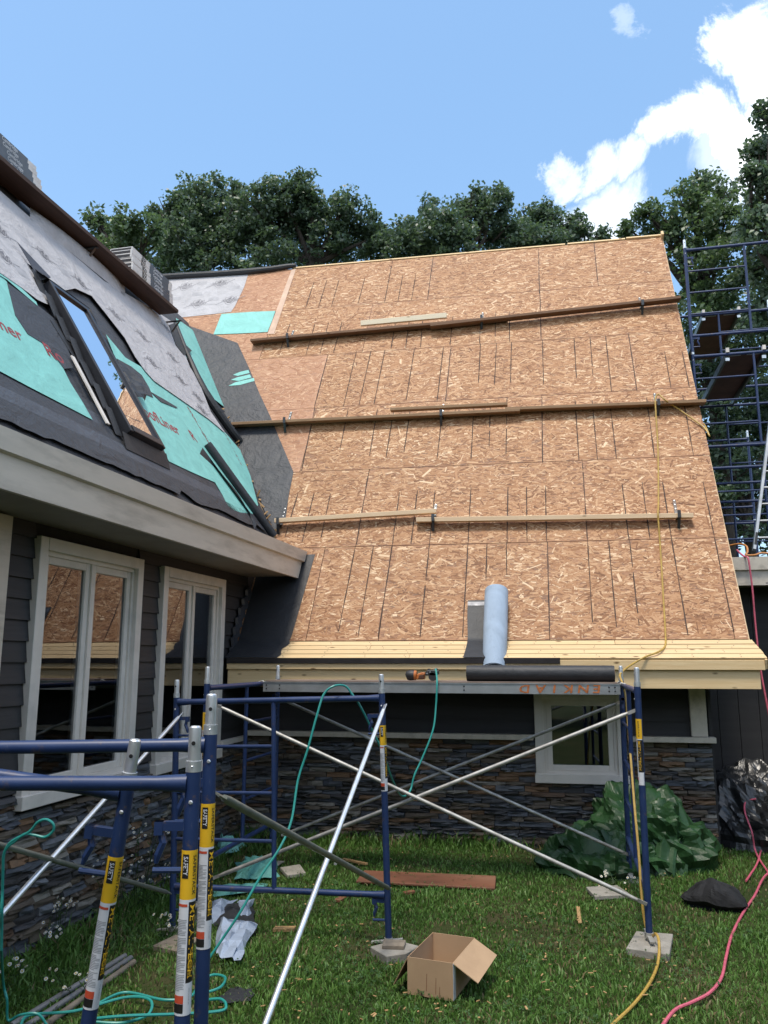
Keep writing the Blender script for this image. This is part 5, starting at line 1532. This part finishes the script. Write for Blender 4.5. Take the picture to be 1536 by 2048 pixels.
# crumpled sheets
def crumpled(name, px, mat, label, cat, hgt=.1, seed=0, under=None, n=14, sharp=1.0, lift=.02):
    """sheet over a quad of ground pixels (bl, br, tr, tl), crumpled upward"""
    c = [gnd(*p, lift) for p in px]
    def fn(u, v):
        p = (c[0] * (1 - u) + c[1] * u) * (1 - v) + (c[3] * (1 - u) + c[2] * u) * v
        q = Vector((u * 3.1 + seed, v * 2.7, seed * 1.7))
        h = hgt * (.35 + abs(mnoise.noise(q)) * 1.3 + .5 * abs(mnoise.noise(q * 2.3)))
        e = min(u, v, 1 - u, 1 - v); h *= min(1, .25 + e * 4)
        d = mnoise.noise_vector(q * 1.5) * .05
        return (p[0] + d[0], p[1] + d[1], p[2] + h)
    return tag(obj(name, MB().grid(fn, n, n), mat), label, cat)
crumpled('film_scrap', [(424, 1915), (480, 1928), (512, 1852), (440, 1842)], M_FILM, 'crumpled pale blue release film on the grass by the near uprights', 'film scrap', .09, 3.3, n=7)
crumpled('film_scrap', [(418, 1852), (450, 1842), (474, 1803), (424, 1806)], M_FILM, 'pale film offcut with dark underside behind the crumpled film', 'film scrap', .06, 7.1, n=4)
crumpled('felt_scrap', [(430, 1858), (520, 1868), (500, 1808), (430, 1810)], M_FELT_CLEAN, 'black felt offcut beneath the pale films', 'felt scrap', .05, 9.4, n=6)
crumpled('film_scrap', [(474, 1845), (498, 1840), (508, 1800), (476, 1806)], M_FILM, 'small upright pale film offcut at the right of the films', 'film scrap', .07, 1.9, n=4)
crumpled('teal_scrap', [(470, 1765), (560, 1762), (552, 1728), (476, 1732)], M_TEAL_D, 'rolled teal membrane scrap under the broadside frame', 'membrane scrap', .12, 5.2, n=8)
crumpled('teal_scrap', [(428, 1795), (540, 1782), (530, 1768), (428, 1772)], M_TEAL_D, 'flat teal membrane scrap on the grass left of the broadside frame', 'membrane scrap', .03, 2.6, n=6)
crumpled('teal_scrap', [(424, 1712), (470, 1712), (492, 1698), (440, 1690)], M_TEAL, 'pointed teal membrane scrap standing up beside the near uprights', 'membrane scrap', .16, 8.8, n=5)
crumpled('black_mat', [(440, 2006), (500, 2004), (506, 1978), (452, 1975)], M_FELT_CLEAN, 'small black felt piece in the grass by the teal coil', 'felt scrap', .01, 4.0, n=4)

# cardboard box
g0, g1 = gnd(815, 1988, .015), gnd(907, 2002, .015)
u_ = (g1 - g0); bw = np.linalg.norm(u_); u_ /= bw; u_[2] = 0; u_ /= np.linalg.norm(u_)
v_ = np.array([-u_[1], u_[0], 0]); bd, bh = .30, .185
bd = abs(np.dot(onz(852, 1878, bh) - onz(820, 1932, bh), v_))
t = thing('cardboard_box', 'open cardboard box with a flap folded out on the lawn', 'box', g0)
th_ = .004
def BX(a0, a1, b0, b1, c0, c1): return MB().box(g0 + u_ * (a0 + a1) / 2 + v_ * (b0 + b1) / 2 + EZ * (c0 + c1) / 2, u_ * (a1 - a0) / 2, v_ * (b1 - b0) / 2, EZ * (c1 - c0) / 2)
obj('front_panel', BX(0, bw, 0, th_, 0, bh), M_CARD, t)
obj('back_panel', BX(0, bw, bd - th_, bd, 0, bh), M_CARD, t)
obj('side_panel', BX(0, th_, th_, bd - th_, 0, bh - .001), M_CARD, t)
obj('side_panel', BX(bw - th_, bw, th_, bd - th_, 0, bh - .001), M_CARD, t)
obj('bottom', BX(th_, bw - th_, th_, bd - th_, .001, .006), M_CARD_IN, t)
o_ = g0 + u_ * (bw - .002) + EZ * bh
f0, f1 = o_ + v_ * .004, o_ + v_ * (bd - .004)
dn = u_ * .135 - EZ * .07
obj('flap', MB().prism([f0, f1, f1 + dn - v_ * .012, f0 + dn + v_ * .008 - EZ * .012], np.array([-.085, 0, -.17]) * .02), M_CARD, t)
o2 = g0 + EZ * bh + u_ * .001; f0, f1 = o2 + v_ * .004, o2 + v_ * (bd - .004); dn = -u_ * .085 - EZ * .15
obj('flap', MB().prism([f0, f1, f1 + dn, f0 + dn], u_ * .004), M_CARD_IN, t)
for (fx, z0_, z1_) in ((.42, .03, .115), (.62, .02, .10), (.70, .01, .06)):
    obj('slit', MB().bar(g0 + u_ * bw * fx - v_ * .0008 + EZ * z0_, g0 + u_ * bw * (fx + .01) - v_ * .0008 + EZ * z1_, .0022, .001, up=v_), M_RUST, t)
obj('tape', MB().box(g0 + u_ * (bw + .0008) + v_ * .02 + EZ * (bh / 2), u_ * .0006, v_ * .022, EZ * (bh / 2 - .003)), M_TAPE, t)
for i, (a, b) in enumerate(((.55, .45), (.80, .40))):
    c = g0 + u_ * bw * a + v_ * bd * b + EZ * .008
    tag(obj('nail_coil', MB().tube([c, c + EZ * .05, c + EZ * .056], [.035, .035, .026], 14).tube([c + EZ * .05 + (u_ * math.cos(w) + v_ * math.sin(w)) * .03 for w in np.linspace(0, 6.2, 14)], .006, 5), M_RUST), 'brown nail coil in the cardboard box, %s' % ['left one', 'right one'][i], 'nail coil', 'nail coils in the box')

# ---------------------------------------------------------------- tarps
def heap(name, c, rx, ry, h, mat, label, cat, seed, nu=72, nv=34, peak=(0, 0), rot=0.0, creases=1.0):
    vs = []; fs = []
    R_ = random.Random(seed)
    # crumple: random creases as folded planes
    planes = [(Vector((R_.uniform(-1, 1), R_.uniform(-1, 1), R_.uniform(-.6, 1))).normalized(), R_.uniform(2.2, 7.5), R_.uniform(0, 6.28), R_.uniform(.012, .05)) for _ in range(13)]
    for j in range(nv + 1):
        r = j / nv
        for i in range(nu):
            a = 2 * math.pi * i / nu
            edge = 1 + .20 * mnoise.noise(Vector((math.cos(a) * 1.5, math.sin(a) * 1.5, seed))) + .10 * mnoise.noise(Vector((math.cos(a) * 5, math.sin(a) * 5, seed + 4)))
            x = math.cos(a) * r * edge * rx; y = math.sin(a) * r * edge * ry
            px_, py_ = peak
            x += px_ * (1 - r); y += py_ * (1 - r)
            prof = (1 - r ** 2.1) ** .75 if r < 1 else 0
            z = h * prof * (1 + .22 * mnoise.noise(Vector((x * 1.9, y * 1.9, seed * 2.0))))
            p = Vector((x, y, z))
            q = p + mnoise.noise_vector(p * 1.7 + Vector((seed, 2, 0))) * .22
            q = Vector((q.x, q.y, q.z * 1.3)) + Vector((seed * 3.1, 0, 0))
            rg = lambda k, o: 1 - 2.4 * abs(mnoise.noise(q * k + Vector((o, o * 2, 0))))
            def cell(k, o):
                d, _ = mnoise.voronoi(q * k + Vector((o, 0, o)))
                return d[1] - d[0]
            disp = .07 * rg(1.8, 0) - .23 * (cell(2.4, 3) - .3) - .14 * (cell(4.6, 8) - .3) - .055 * (cell(9.5, 1) - .3)
            nl = Vector((x / rx * .8, y / ry * .8, .55 * (z / h + .35))).normalized()
            p += nl * disp * creases * (1 if r < .96 else .4) + mnoise.noise_vector(q * 2.2) * .04 * creases
            p.z = max(p.z, .004 if r > .98 else .01)
            if r > .98: p.z = .004
            ca, sa = math.cos(rot), math.sin(rot)
            vs.append((c[0] + p.x * ca - p.y * sa, c[1] + p.x * sa + p.y * ca, c[2] + p.z))
    for j in range(nv):
        for i in range(nu):
            i2 = (i + 1) % nu
            fs.append((j * nu + i, (j + 1) * nu + i, (j + 1) * nu + i2)); fs.append((j * nu + i, (j + 1) * nu + i2, j * nu + i2))
    return tag(obj(name, MB().add(vs, fs), mat), label, cat)
c = gnd(1300, 1735); c = np.array([c[0], c[1] + .22, gz(c[0], c[1]) - .02])
tarp1 = heap('green_tarp', c, .52, .46, .60, M_TARP, 'crumpled green tarp heaped against the stone wall', 'tarp', 5, nu=96, nv=44, peak=(-.02, .14))
c2 = gnd(1205, 1745); c2 = np.array([c2[0] - .02, c2[1] + .10, gz(c2[0], c2[1]) - .02])
tarp2 = heap('green_tarp', c2, .44, .34, .30, M_TARP, 'lower dark green tarp heap left of the scaffold leg', 'tarp', 12, nu=80, nv=36, peak=(.10, .15))
def fold_strips(par, c, rx, ry, h, n, seed, mat, name='fold'):
    R_ = random.Random(seed)
    for k in range(n):
        az = R_.uniform(math.pi * .95, math.pi * 2.05); rr0 = R_.uniform(.15, .9)
        x0, y0 = c[0] + math.cos(az) * rr0 * rx, c[1] + math.sin(az) * rr0 * ry
        base = c[2] + h * (1 - rr0 ** 2.1) ** .75
        L_ = R_.uniform(.22, .50); wd = R_.uniform(.10, .24); yaw_ = R_.uniform(-1.2, 1.2) + (0 if R_.random() < .6 else 1.5); ph = R_.uniform(0, 6); nf = R_.uniform(1.2, 2.6)
        slope = R_.uniform(.25, .9); cy, sy = math.cos(yaw_), math.sin(yaw_)
        def fn(u, v):
            a = (u - .5) * L_; b = (v - .5) * wd * (1 + .35 * math.sin(3 * u + ph))
            fz = .055 * (abs((v * nf * 2 + ph + .5 * u) % 2 - 1) - .3) + .03 * math.sin(4 * u + ph) - .5 * a * a
            q = Vector((a * 5 + k, b * 5, seed)); nv_ = mnoise.noise_vector(q) * .035
            px_ = x0 + a * cy - b * sy + nv_[0]; py_ = y0 + a * sy + b * cy + nv_[1]
            drop = -slope * max(0, (c[1] + .1 - py_)) * .55 - 1.2 * max(0, math.hypot((px_ - c[0]) / rx, (py_ - c[1]) / ry) - rr0) * h
            return (px_, py_ - .05, max(c[2] + .012, base + .035 + fz + nv_[2] + drop + slope * .08))
        obj(name, MB().grid(fn, 9, 9), mat, par, smooth=True, angle=28)
fold_strips(tarp1, c, .52, .46, .60, 28, 3, M_TARP)
fold_strips(tarp2, c2, .44, .34, .30, 15, 4, M_TARP)
c3 = gnd(1500, 1715); c3 = np.array([c3[0] + .25, c3[1] + .65, -.02])
heap('black_plastic', c3, .58, .42, .62, M_TARPK, 'crumpled black plastic sheet against the dark board wall', 'plastic sheet', 21, nu=90, nv=40, peak=(-.05, .2))
c4 = gnd(1440, 1822); c4 = np.array([c4[0], c4[1] + .12, gz(c4[0], c4[1]) - .02])
heap('black_bag', c4, .19, .13, .15, M_BAG, 'black cloth bag on the grass in front of the tarps', 'bag', 33, nu=60, nv=28, creases=.8)

# ---------------------------------------------------------------- wildflowers along the wing wall
def plant(px, py, h, nst, label, seed, fl=5, spread=.14):
    r = random.Random(seed); b = gnd(px, py)
    t = thing('wildflower', label, 'wildflower', b, 'white wildflowers')
    st = MB(); lf = MB(); pt = MB(); ce = MB()
    for k in range(nst):
        a = r.uniform(0, 6.28); d = r.uniform(.02, spread); hh = h * r.uniform(.65, 1.05)
        top = b + np.array([math.cos(a) * d, math.sin(a) * d, hh])
        base = b + np.array([math.cos(a) * d * .3, math.sin(a) * d * .3, 0])
        mid = (base + top) / 2 + np.array([r.uniform(-.02, .02), r.uniform(-.02, .02), .02])
        st.tube(smooth_path([base, mid, top], 3), .0022, 4)
        for q in range(7):
            tt_ = r.uniform(.05, .85); p = base + (top - base) * tt_; an = r.uniform(0, 6.28); ll = r.uniform(.03, .08) * (1.15 - tt_ * .6)
            dr = np.array([math.cos(an), math.sin(an), r.uniform(.1, .8)]); dr /= np.linalg.norm(dr); sd_ = np.cross(dr, EZ); sd_ /= np.linalg.norm(sd_)
            lf.add([p, p + dr * ll * .5 + sd_ * ll * .14, p + dr * ll, p + dr * ll * .5 - sd_ * ll * .14], [(0, 1, 2, 3)])
        for q in range(r.randint(fl - 2, fl)):
            p = top + np.array([r.uniform(-.05, .05), r.uniform(-.05, .05), r.uniform(-.07, .03)])
            st.tube([top - EZ * .05, p], .0012, 3)
            nn = np.array([r.uniform(-.4, .4), -.6 + r.uniform(-.3, .3), .7]); nn /= np.linalg.norm(nn)
            e1 = np.cross(nn, EZ); e1 /= np.linalg.norm(e1); e2 = np.cross(nn, e1); R0_ = r.uniform(.008, .012)
            for w in range(8):
                w0 = w * math.pi / 4
                pt.add([p + (e1 * math.cos(w0 - .1) + e2 * math.sin(w0 - .1)) * R0_ * .3, p + (e1 * math.cos(w0 - .3) + e2 * math.sin(w0 - .3)) * R0_, p + (e1 * math.cos(w0 + .3) + e2 * math.sin(w0 + .3)) * R0_], [(0, 1, 2)])
            ce.add([p + nn * .002 + (e1 * math.cos(w) + e2 * math.sin(w)) * R0_ * .38 for w in np.linspace(0, 5.24, 6)], [(0, 1, 2, 3, 4, 5)])
    obj('stems', st, M_STEM, t); obj('leaves', lf, M_STEM, t)['kind'] = 'stuff'
    obj('petals', pt, M_PETAL, t)['kind'] = 'stuff'; obj('flower_centres', ce, M_CENTRE, t)['kind'] = 'stuff'
plant(272, 1830, .62, 7, 'tall white wildflower clump by the wing wall, the tallest one', 1, 6, .16)
plant(304, 1822, .42, 4, 'white wildflower clump just right of the tallest clump', 2, 5)
plant(112, 1905, .34, 4, 'white wildflowers at the foot of the wing stone wall, above the wood strip', 3, 5)
plant(88, 1935, .28, 3, 'white wildflowers between the wood strip and the pipes', 4, 5)
plant(30, 1995, .2, 3, 'low white wildflowers at the left picture edge', 5, 6)
plant(150, 1990, .14, 3, 'low white wildflowers beside the grey pipes', 6, 4)
plant(325, 1880, .18, 5, 'white wildflowers beside the flat wooden block', 7, 5)
plant(1168, 1740, .12, 5, 'white flowers at the left end of the green tarp', 8, 4)
plant(1240, 1775, .10, 4, 'white flowers in front of the green tarp', 9, 4)
plant(232, 1850, .5, 9, 'leafy green weed clump with few flowers by the wing wall', 10, 3, .2)

# ================================================================== GRASS
def build_grass():
    N = 330000
    x = rng.uniform(-3.34, 4.4, N); y = rng.uniform(3.2, 9.35, N)
    wall_y = 8.33 + x * math.tan(DL)
    keep = ~((y > wall_y) & (x < 1.33))
    d = np.hypot(x, y)
    keep &= rng.uniform(0, 1, N) < np.clip((4.9 / d) ** 1.5, .1, 1)
    keep &= (x / y < .56) & (x / y > -1.05)
    x, y = x[keep], y[keep]; n = len(x)
    def fbm(fq, s):
        return np.array([mnoise.noise(Vector((float(a) * fq, float(b) * fq, s))) for a, b in zip(x, y)])
    n1 = fbm(1.15, 2.0); n2 = fbm(4.0, 7.0)
    bare = (n1 * .8 + n2 * .45 + .02 + .10 * (x > -.6) * (y < 6.4))
    k2 = rng.uniform(0, 1, n) > np.clip((bare - .20) * 2.6, 0, .80)
    x, y, n1, n2, bare = x[k2], y[k2], n1[k2], n2[k2], bare[k2]; n = len(x)
    zg = np.array([gz(float(a), float(b)) for a, b in zip(x, y)])
    near_wall = np.clip(1 - (x + 3.34) / .45, 0, 1) + np.clip(1 - (8.33 + x * math.tan(DL) - y) / .4, 0, 1) * (x < 1.3)
    h = (.017 + .030 * rng.uniform(0, 1, n) ** 2.4) * (1 + .8 * n2) * (1 - .45 * np.clip(bare, 0, .8)) + near_wall * rng.uniform(0, .16, n)
    h = np.clip(h, .012, .26)
    wd = rng.uniform(.0026, .0060, n) * (1 + .5 * (h > .07))
    an = rng.uniform(0, 2 * np.pi, n); ln = rng.uniform(.15, .95, n) * h; la = rng.uniform(0, 2 * np.pi, n)
    bx_, by_ = np.cos(an) * wd, np.sin(an) * wd; lx, ly = np.cos(la) * ln, np.sin(la) * ln
    v = np.empty((n, 5, 3))
    v[:, 0] = np.stack([x - bx_, y - by_, zg - .004], 1); v[:, 1] = np.stack([x + bx_, y + by_, zg - .004], 1)
    v[:, 2] = np.stack([x + bx_ * .8 + lx * .35, y + by_ * .8 + ly * .35, zg + h * .62], 1); v[:, 3] = np.stack([x - bx_ * .8 + lx * .35, y - by_ * .8 + ly * .35, zg + h * .62], 1)
    v[:, 4] = np.stack([x + lx, y + ly, zg + h * rng.uniform(.8, 1.02, n)], 1)
    dry = (rng.uniform(0, 1, n) < np.clip(.03 + (bare - .10) * .7, .02, .45))
    for nm, sel, mat, lab in (('grass', ~dry, M_GRASS, 'green lawn grass with clover'), ('dry_grass', dry, M_THATCH, 'dry straw-coloured thatch in the lawn')):
        vv = v[sel].reshape(-1, 3); m = sel.sum()
        me = bpy.data.meshes.new(nm)
        me.vertices.add(m * 5); me.vertices.foreach_set('co', vv.ravel())
        base = (np.arange(m) * 5)[:, None]
        loops = np.concatenate([base + np.array([0, 1, 2, 3]), base + np.array([3, 2, 4])], 1).ravel()
        me.loops.add(len(loops)); me.loops.foreach_set('vertex_index', loops.astype(np.int32))
        st = (np.arange(m)[:, None] * 7 + np.array([0, 4])).ravel()
        me.polygons.add(m * 2); me.polygons.foreach_set('loop_start', st.astype(np.int32))
        me.materials.append(mat); me.update(calc_edges=True)
        o = bpy.data.objects.new(nm, me); COL.objects.link(o); o['kind'] = 'stuff'; tag(o, lab, 'grass')
    # clover and broad weeds
    m = 16000
    cx_ = rng.uniform(-3.2, 2.6, m); cy_ = rng.uniform(3.4, 8.2, m)
    cl = np.array([mnoise.noise(Vector((float(a) * 1.3, float(b) * 1.3, 31.0))) for a, b in zip(cx_, cy_)])
    s = (cl > .02) & (cx_ / cy_ < .5); cx_, cy_ = cx_[s], cy_[s]
    mb = MB()
    for a, b in zip(cx_, cy_):
        a, b = float(a), float(b); z = gz(a, b) + random.uniform(.015, .045); r0 = random.uniform(.006, .013); w0 = random.uniform(0, 6.28)
        tx, ty = random.uniform(-.5, .5), random.uniform(-.5, .5)
        for q in range(3):
            w = w0 + q * 2.09
            pts = [(0, 0), (math.cos(w - .5) * r0, math.sin(w - .5) * r0), (math.cos(w) * r0 * 1.35, math.sin(w) * r0 * 1.35), (math.cos(w + .5) * r0, math.sin(w + .5) * r0)]
            mb.add([(a + i, b + j, z + i * tx + j * ty) for i, j in pts], [(0, 1, 2, 3)])
    o = obj('clover', mb, leaf_mat('clover_leaf', [(.1, (.028, .065, .020)), (.6, (.055, .115, .035)), (1, (.09, .16, .05))], .25, .3)); o['kind'] = 'stuff'; tag(o, 'clover patches in the lawn', 'clover')
build_grass()
mb = MB()
for i in range(260):     # wood chips and crumbs of old roofing
    px, py = random.uniform(430, 1380), random.uniform(1700, 2040)
    p = gnd(px, py, random.uniform(.015, .04)); an = random.uniform(0, 6.28); l = random.uniform(.008, .03)
    mb.bar(p, p + np.array([math.cos(an) * l, math.sin(an) * l, random.uniform(-.004, .008)]), random.uniform(.004, .012), .003)
o = obj('wood_chips', mb, M_SCRAP); o['kind'] = 'stuff'; tag(o, 'pale wood chips scattered through the grass', 'wood chips')

# ================================================================== TREES
def tree(label, lumps, zc, mat, seed, dens=1.2, leaf=(.085, .15), group='trees behind the house'):
    R_ = np.random.default_rng(seed)
    cs = [(CAM + ray(px, py) * (zc + R_.uniform(-.6, .9)), r * zc / F_PX) for px, py, r in lumps]
    cen = np.mean([c for c, r in cs], 0)
    base = np.array([cen[0] + .2, cen[1] + .3, 0.0])
    t = thing('deciduous_tree', label, 'tree', base, group)
    top = max(cs, key=lambda q: q[0][2])[0]
    tr = MB()
    fork = base + (np.array([cen[0], cen[1], max(2.5, cen[2] - 1.2)]) - base)
    tr.tube(smooth_path([base, base + (fork - base) * .5 + np.array([.12, 0, 0]), fork], 5), list(np.linspace(.21, .12, 11)), 9)
    for c, r in cs:
        m = fork + (c - fork) * .5 + R_.uniform(-.25, .25, 3)
        tr.tube(smooth_path([fork - EZ * .2, m, c + EZ * r * .5], 4), list(np.linspace(.085, .018, 9)), 6)
        for q in range(4):
            d = R_.normal(size=3); d[2] = abs(d[2]) * .8; d /= np.linalg.norm(d)
            tr.tube([m + (c - m) * R_.uniform(.2, .8), c + d * r * .9], [.03, .008], 5)
    obj('trunk', tr, M_BARK, t, smooth=True)
    V = []
    for c, r in cs:
        ncl = max(8, int(19 * dens * (r / .45) ** 1.7))
        for k in range(ncl):
            d = R_.normal(size=3); d /= np.linalg.norm(d)
            rad = r * (R_.uniform(.25, 1.0) ** .55) * (1.0 + .16 * R_.normal())
            p = c + d * rad * np.array([1, 1, .95])
            cr = R_.uniform(.16, .34) * (.8 + .25 * r)
            nl = int(R_.integers(26, 50))
            q = R_.normal(size=(nl, 3)); q /= np.linalg.norm(q, axis=1)[:, None]
            q = p + q * (cr * R_.uniform(.15, 1, nl) ** .6)[:, None] * np.array([1, 1, .75])
            n_ = R_.normal(size=(nl, 3)) + np.array([0, -.35, .75]); n_ /= np.linalg.norm(n_, axis=1)[:, None]
            a_ = np.cross(n_, R_.normal(size=(nl, 3))); a_ /= np.linalg.norm(a_, axis=1)[:, None]; b_ = np.cross(n_, a_)
            s = R_.uniform(*leaf, nl)[:, None] * .5
            V.append(np.stack([q - a_ * s, q + b_ * s * .62 + n_ * s * .15, q + a_ * s * 1.1, q - b_ * s * .62 + n_ * s * .15], 1))
    V = np.concatenate(V); m = len(V)
    me = bpy.data.meshes.new('crown')
    me.vertices.add(m * 4); me.vertices.foreach_set('co', V.reshape(-1, 3).ravel())
    me.loops.add(m * 4); me.loops.foreach_set('vertex_index', np.arange(m * 4, dtype=np.int32))
    me.polygons.add(m); me.polygons.foreach_set('loop_start', (np.arange(m) * 4).astype(np.int32))
    me.materials.append(mat); me.update(calc_edges=True)
    link(bpy.data.objects.new('crown', me), t)
    return m
NL = 0
NL += tree('pale green leafy tree showing above the shingle bundles at the left', [(190, 440, 22), (212, 470, 34), (246, 452, 34), (262, 500, 62), (300, 470, 30), (230, 520, 50)], 19, M_MAPLE2_HAZY, 1)
NL += tree('broad dark tree behind the ridge at the left of the tree line', [(325, 425, 34), (385, 395, 44), (430, 410, 50), (360, 470, 66), (440, 470, 66), (330, 520, 56), (478, 388, 26), (410, 530, 66), (500, 500, 56), (470, 450, 50), (380, 440, 60)], 24, M_MAPLE_HAZY, 2)
NL += tree('tall dark tree behind the black ridge felt, highest of the left group', [(545, 395, 42), (600, 372, 34), (560, 450, 66), (630, 425, 44), (690, 415, 36), (735, 448, 34), (650, 490, 66), (550, 520, 60), (700, 490, 52), (610, 400, 30), (510, 430, 50), (590, 430, 60), (760, 490, 40)], 23, M_MAPLE_HAZY, 3)
NL += tree('dark tree behind the middle of the ridge', [(775, 480, 34), (815, 470, 34), (862, 415, 22), (880, 465, 46), (952, 405, 26), (1000, 392, 24), (965, 455, 56), (910, 490, 50), (840, 490, 50), (1020, 470, 40), (920, 440, 44), (985, 430, 40), (800, 500, 50)], 22, M_MAPLE_HAZY, 4)
NL += tree('smaller dark tree behind the ridge, left of the cloud gap', [(1060, 440, 32), (1100, 432, 32), (1142, 448, 30), (1165, 462, 22), (1085, 480, 40), (1040, 485, 42), (1120, 490, 36), (1205, 472, 12)], 23, M_MAPLE_HAZY, 5)
NL += tree('spreading tree behind the roof corner and scaffold tower', [(1252, 460, 14), (1290, 425, 24), (1320, 445, 42), (1370, 400, 30), (1408, 358, 22), (1395, 380, 26), (1445, 395, 34), (1400, 450, 62), (1310, 490, 42), (1460, 450, 46), (1420, 540, 80), (1480, 610, 90), (1400, 640, 70), (1450, 720, 84), (1520, 760, 80)], 19, M_MAPLE2_HAZY, 6, 1.1)
NL += tree('tallest dark tree at the right picture edge', [(1540, 225, 30), (1560, 300, 56), (1512, 300, 22), (1506, 345, 20), (1535, 395, 44), (1570, 430, 80), (1515, 455, 44), (1540, 530, 70), (1590, 640, 100), (1530, 640, 60)], 16.5, M_MAPLE_HAZY, 7)
NL += tree('shaded tree low behind the scaffold tower', [(1430, 830, 66), (1500, 860, 74), (1450, 930, 70), (1530, 950, 74), (1480, 1030, 66), (1550, 1060, 66), (1560, 820, 74), (1400, 760, 50), (1420, 1000, 50)], 18.5, M_MAPLE_HAZY, 8, 1.2)

# wood line added behind the viewer to cut low sky light; shows in panes
def added_woodland():
    m = 26000
    R_ = np.random.default_rng(77)
    x = R_.uniform(-16, 18, m); z = R_.uniform(.1, 1, m) ** .8 * (4.6 + 1.2 * np.sin(x * .9) + .8 * np.sin(x * 2.3 + 1)); y = -9.5 + R_.normal(0, 1.1, m)
    side_ = R_.uniform(0, 1, m) < .28
    y = np.where(side_, R_.uniform(-9, 9, m), y); x = np.where(side_, 11 + R_.normal(0, 1.0, m), x)
    q = np.stack([x, y, z], 1)
    n_ = R_.normal(size=(m, 3)); n_ /= np.linalg.norm(n_, axis=1)[:, None]
    a_ = np.cross(n_, R_.normal(size=(m, 3))); a_ /= np.linalg.norm(a_, axis=1)[:, None]; b_ = np.cross(n_, a_)
    s_ = R_.uniform(.16, .34, m)[:, None]
    V = np.stack([q - a_ * s_, q + b_ * s_ * .6, q + a_ * s_, q - b_ * s_ * .6], 1)
    me = bpy.data.meshes.new('added_woodland')
    me.vertices.add(m * 4); me.vertices.foreach_set('co', V.reshape(-1, 3).ravel())
    me.loops.add(m * 4); me.loops.foreach_set('vertex_index', np.arange(m * 4, dtype=np.int32))
    me.polygons.add(m); me.polygons.foreach_set('loop_start', (np.arange(m) * 4).astype(np.int32))
    me.materials.append(M_MAPLE_HAZY); me.update(calc_edges=True)
    o = bpy.data.objects.new('added_woodland', me); COL.objects.link(o); o['kind'] = 'stuff'
    tag(o, 'green wood line added behind the viewer to block low sky light', 'added_woodland')
added_woodland()
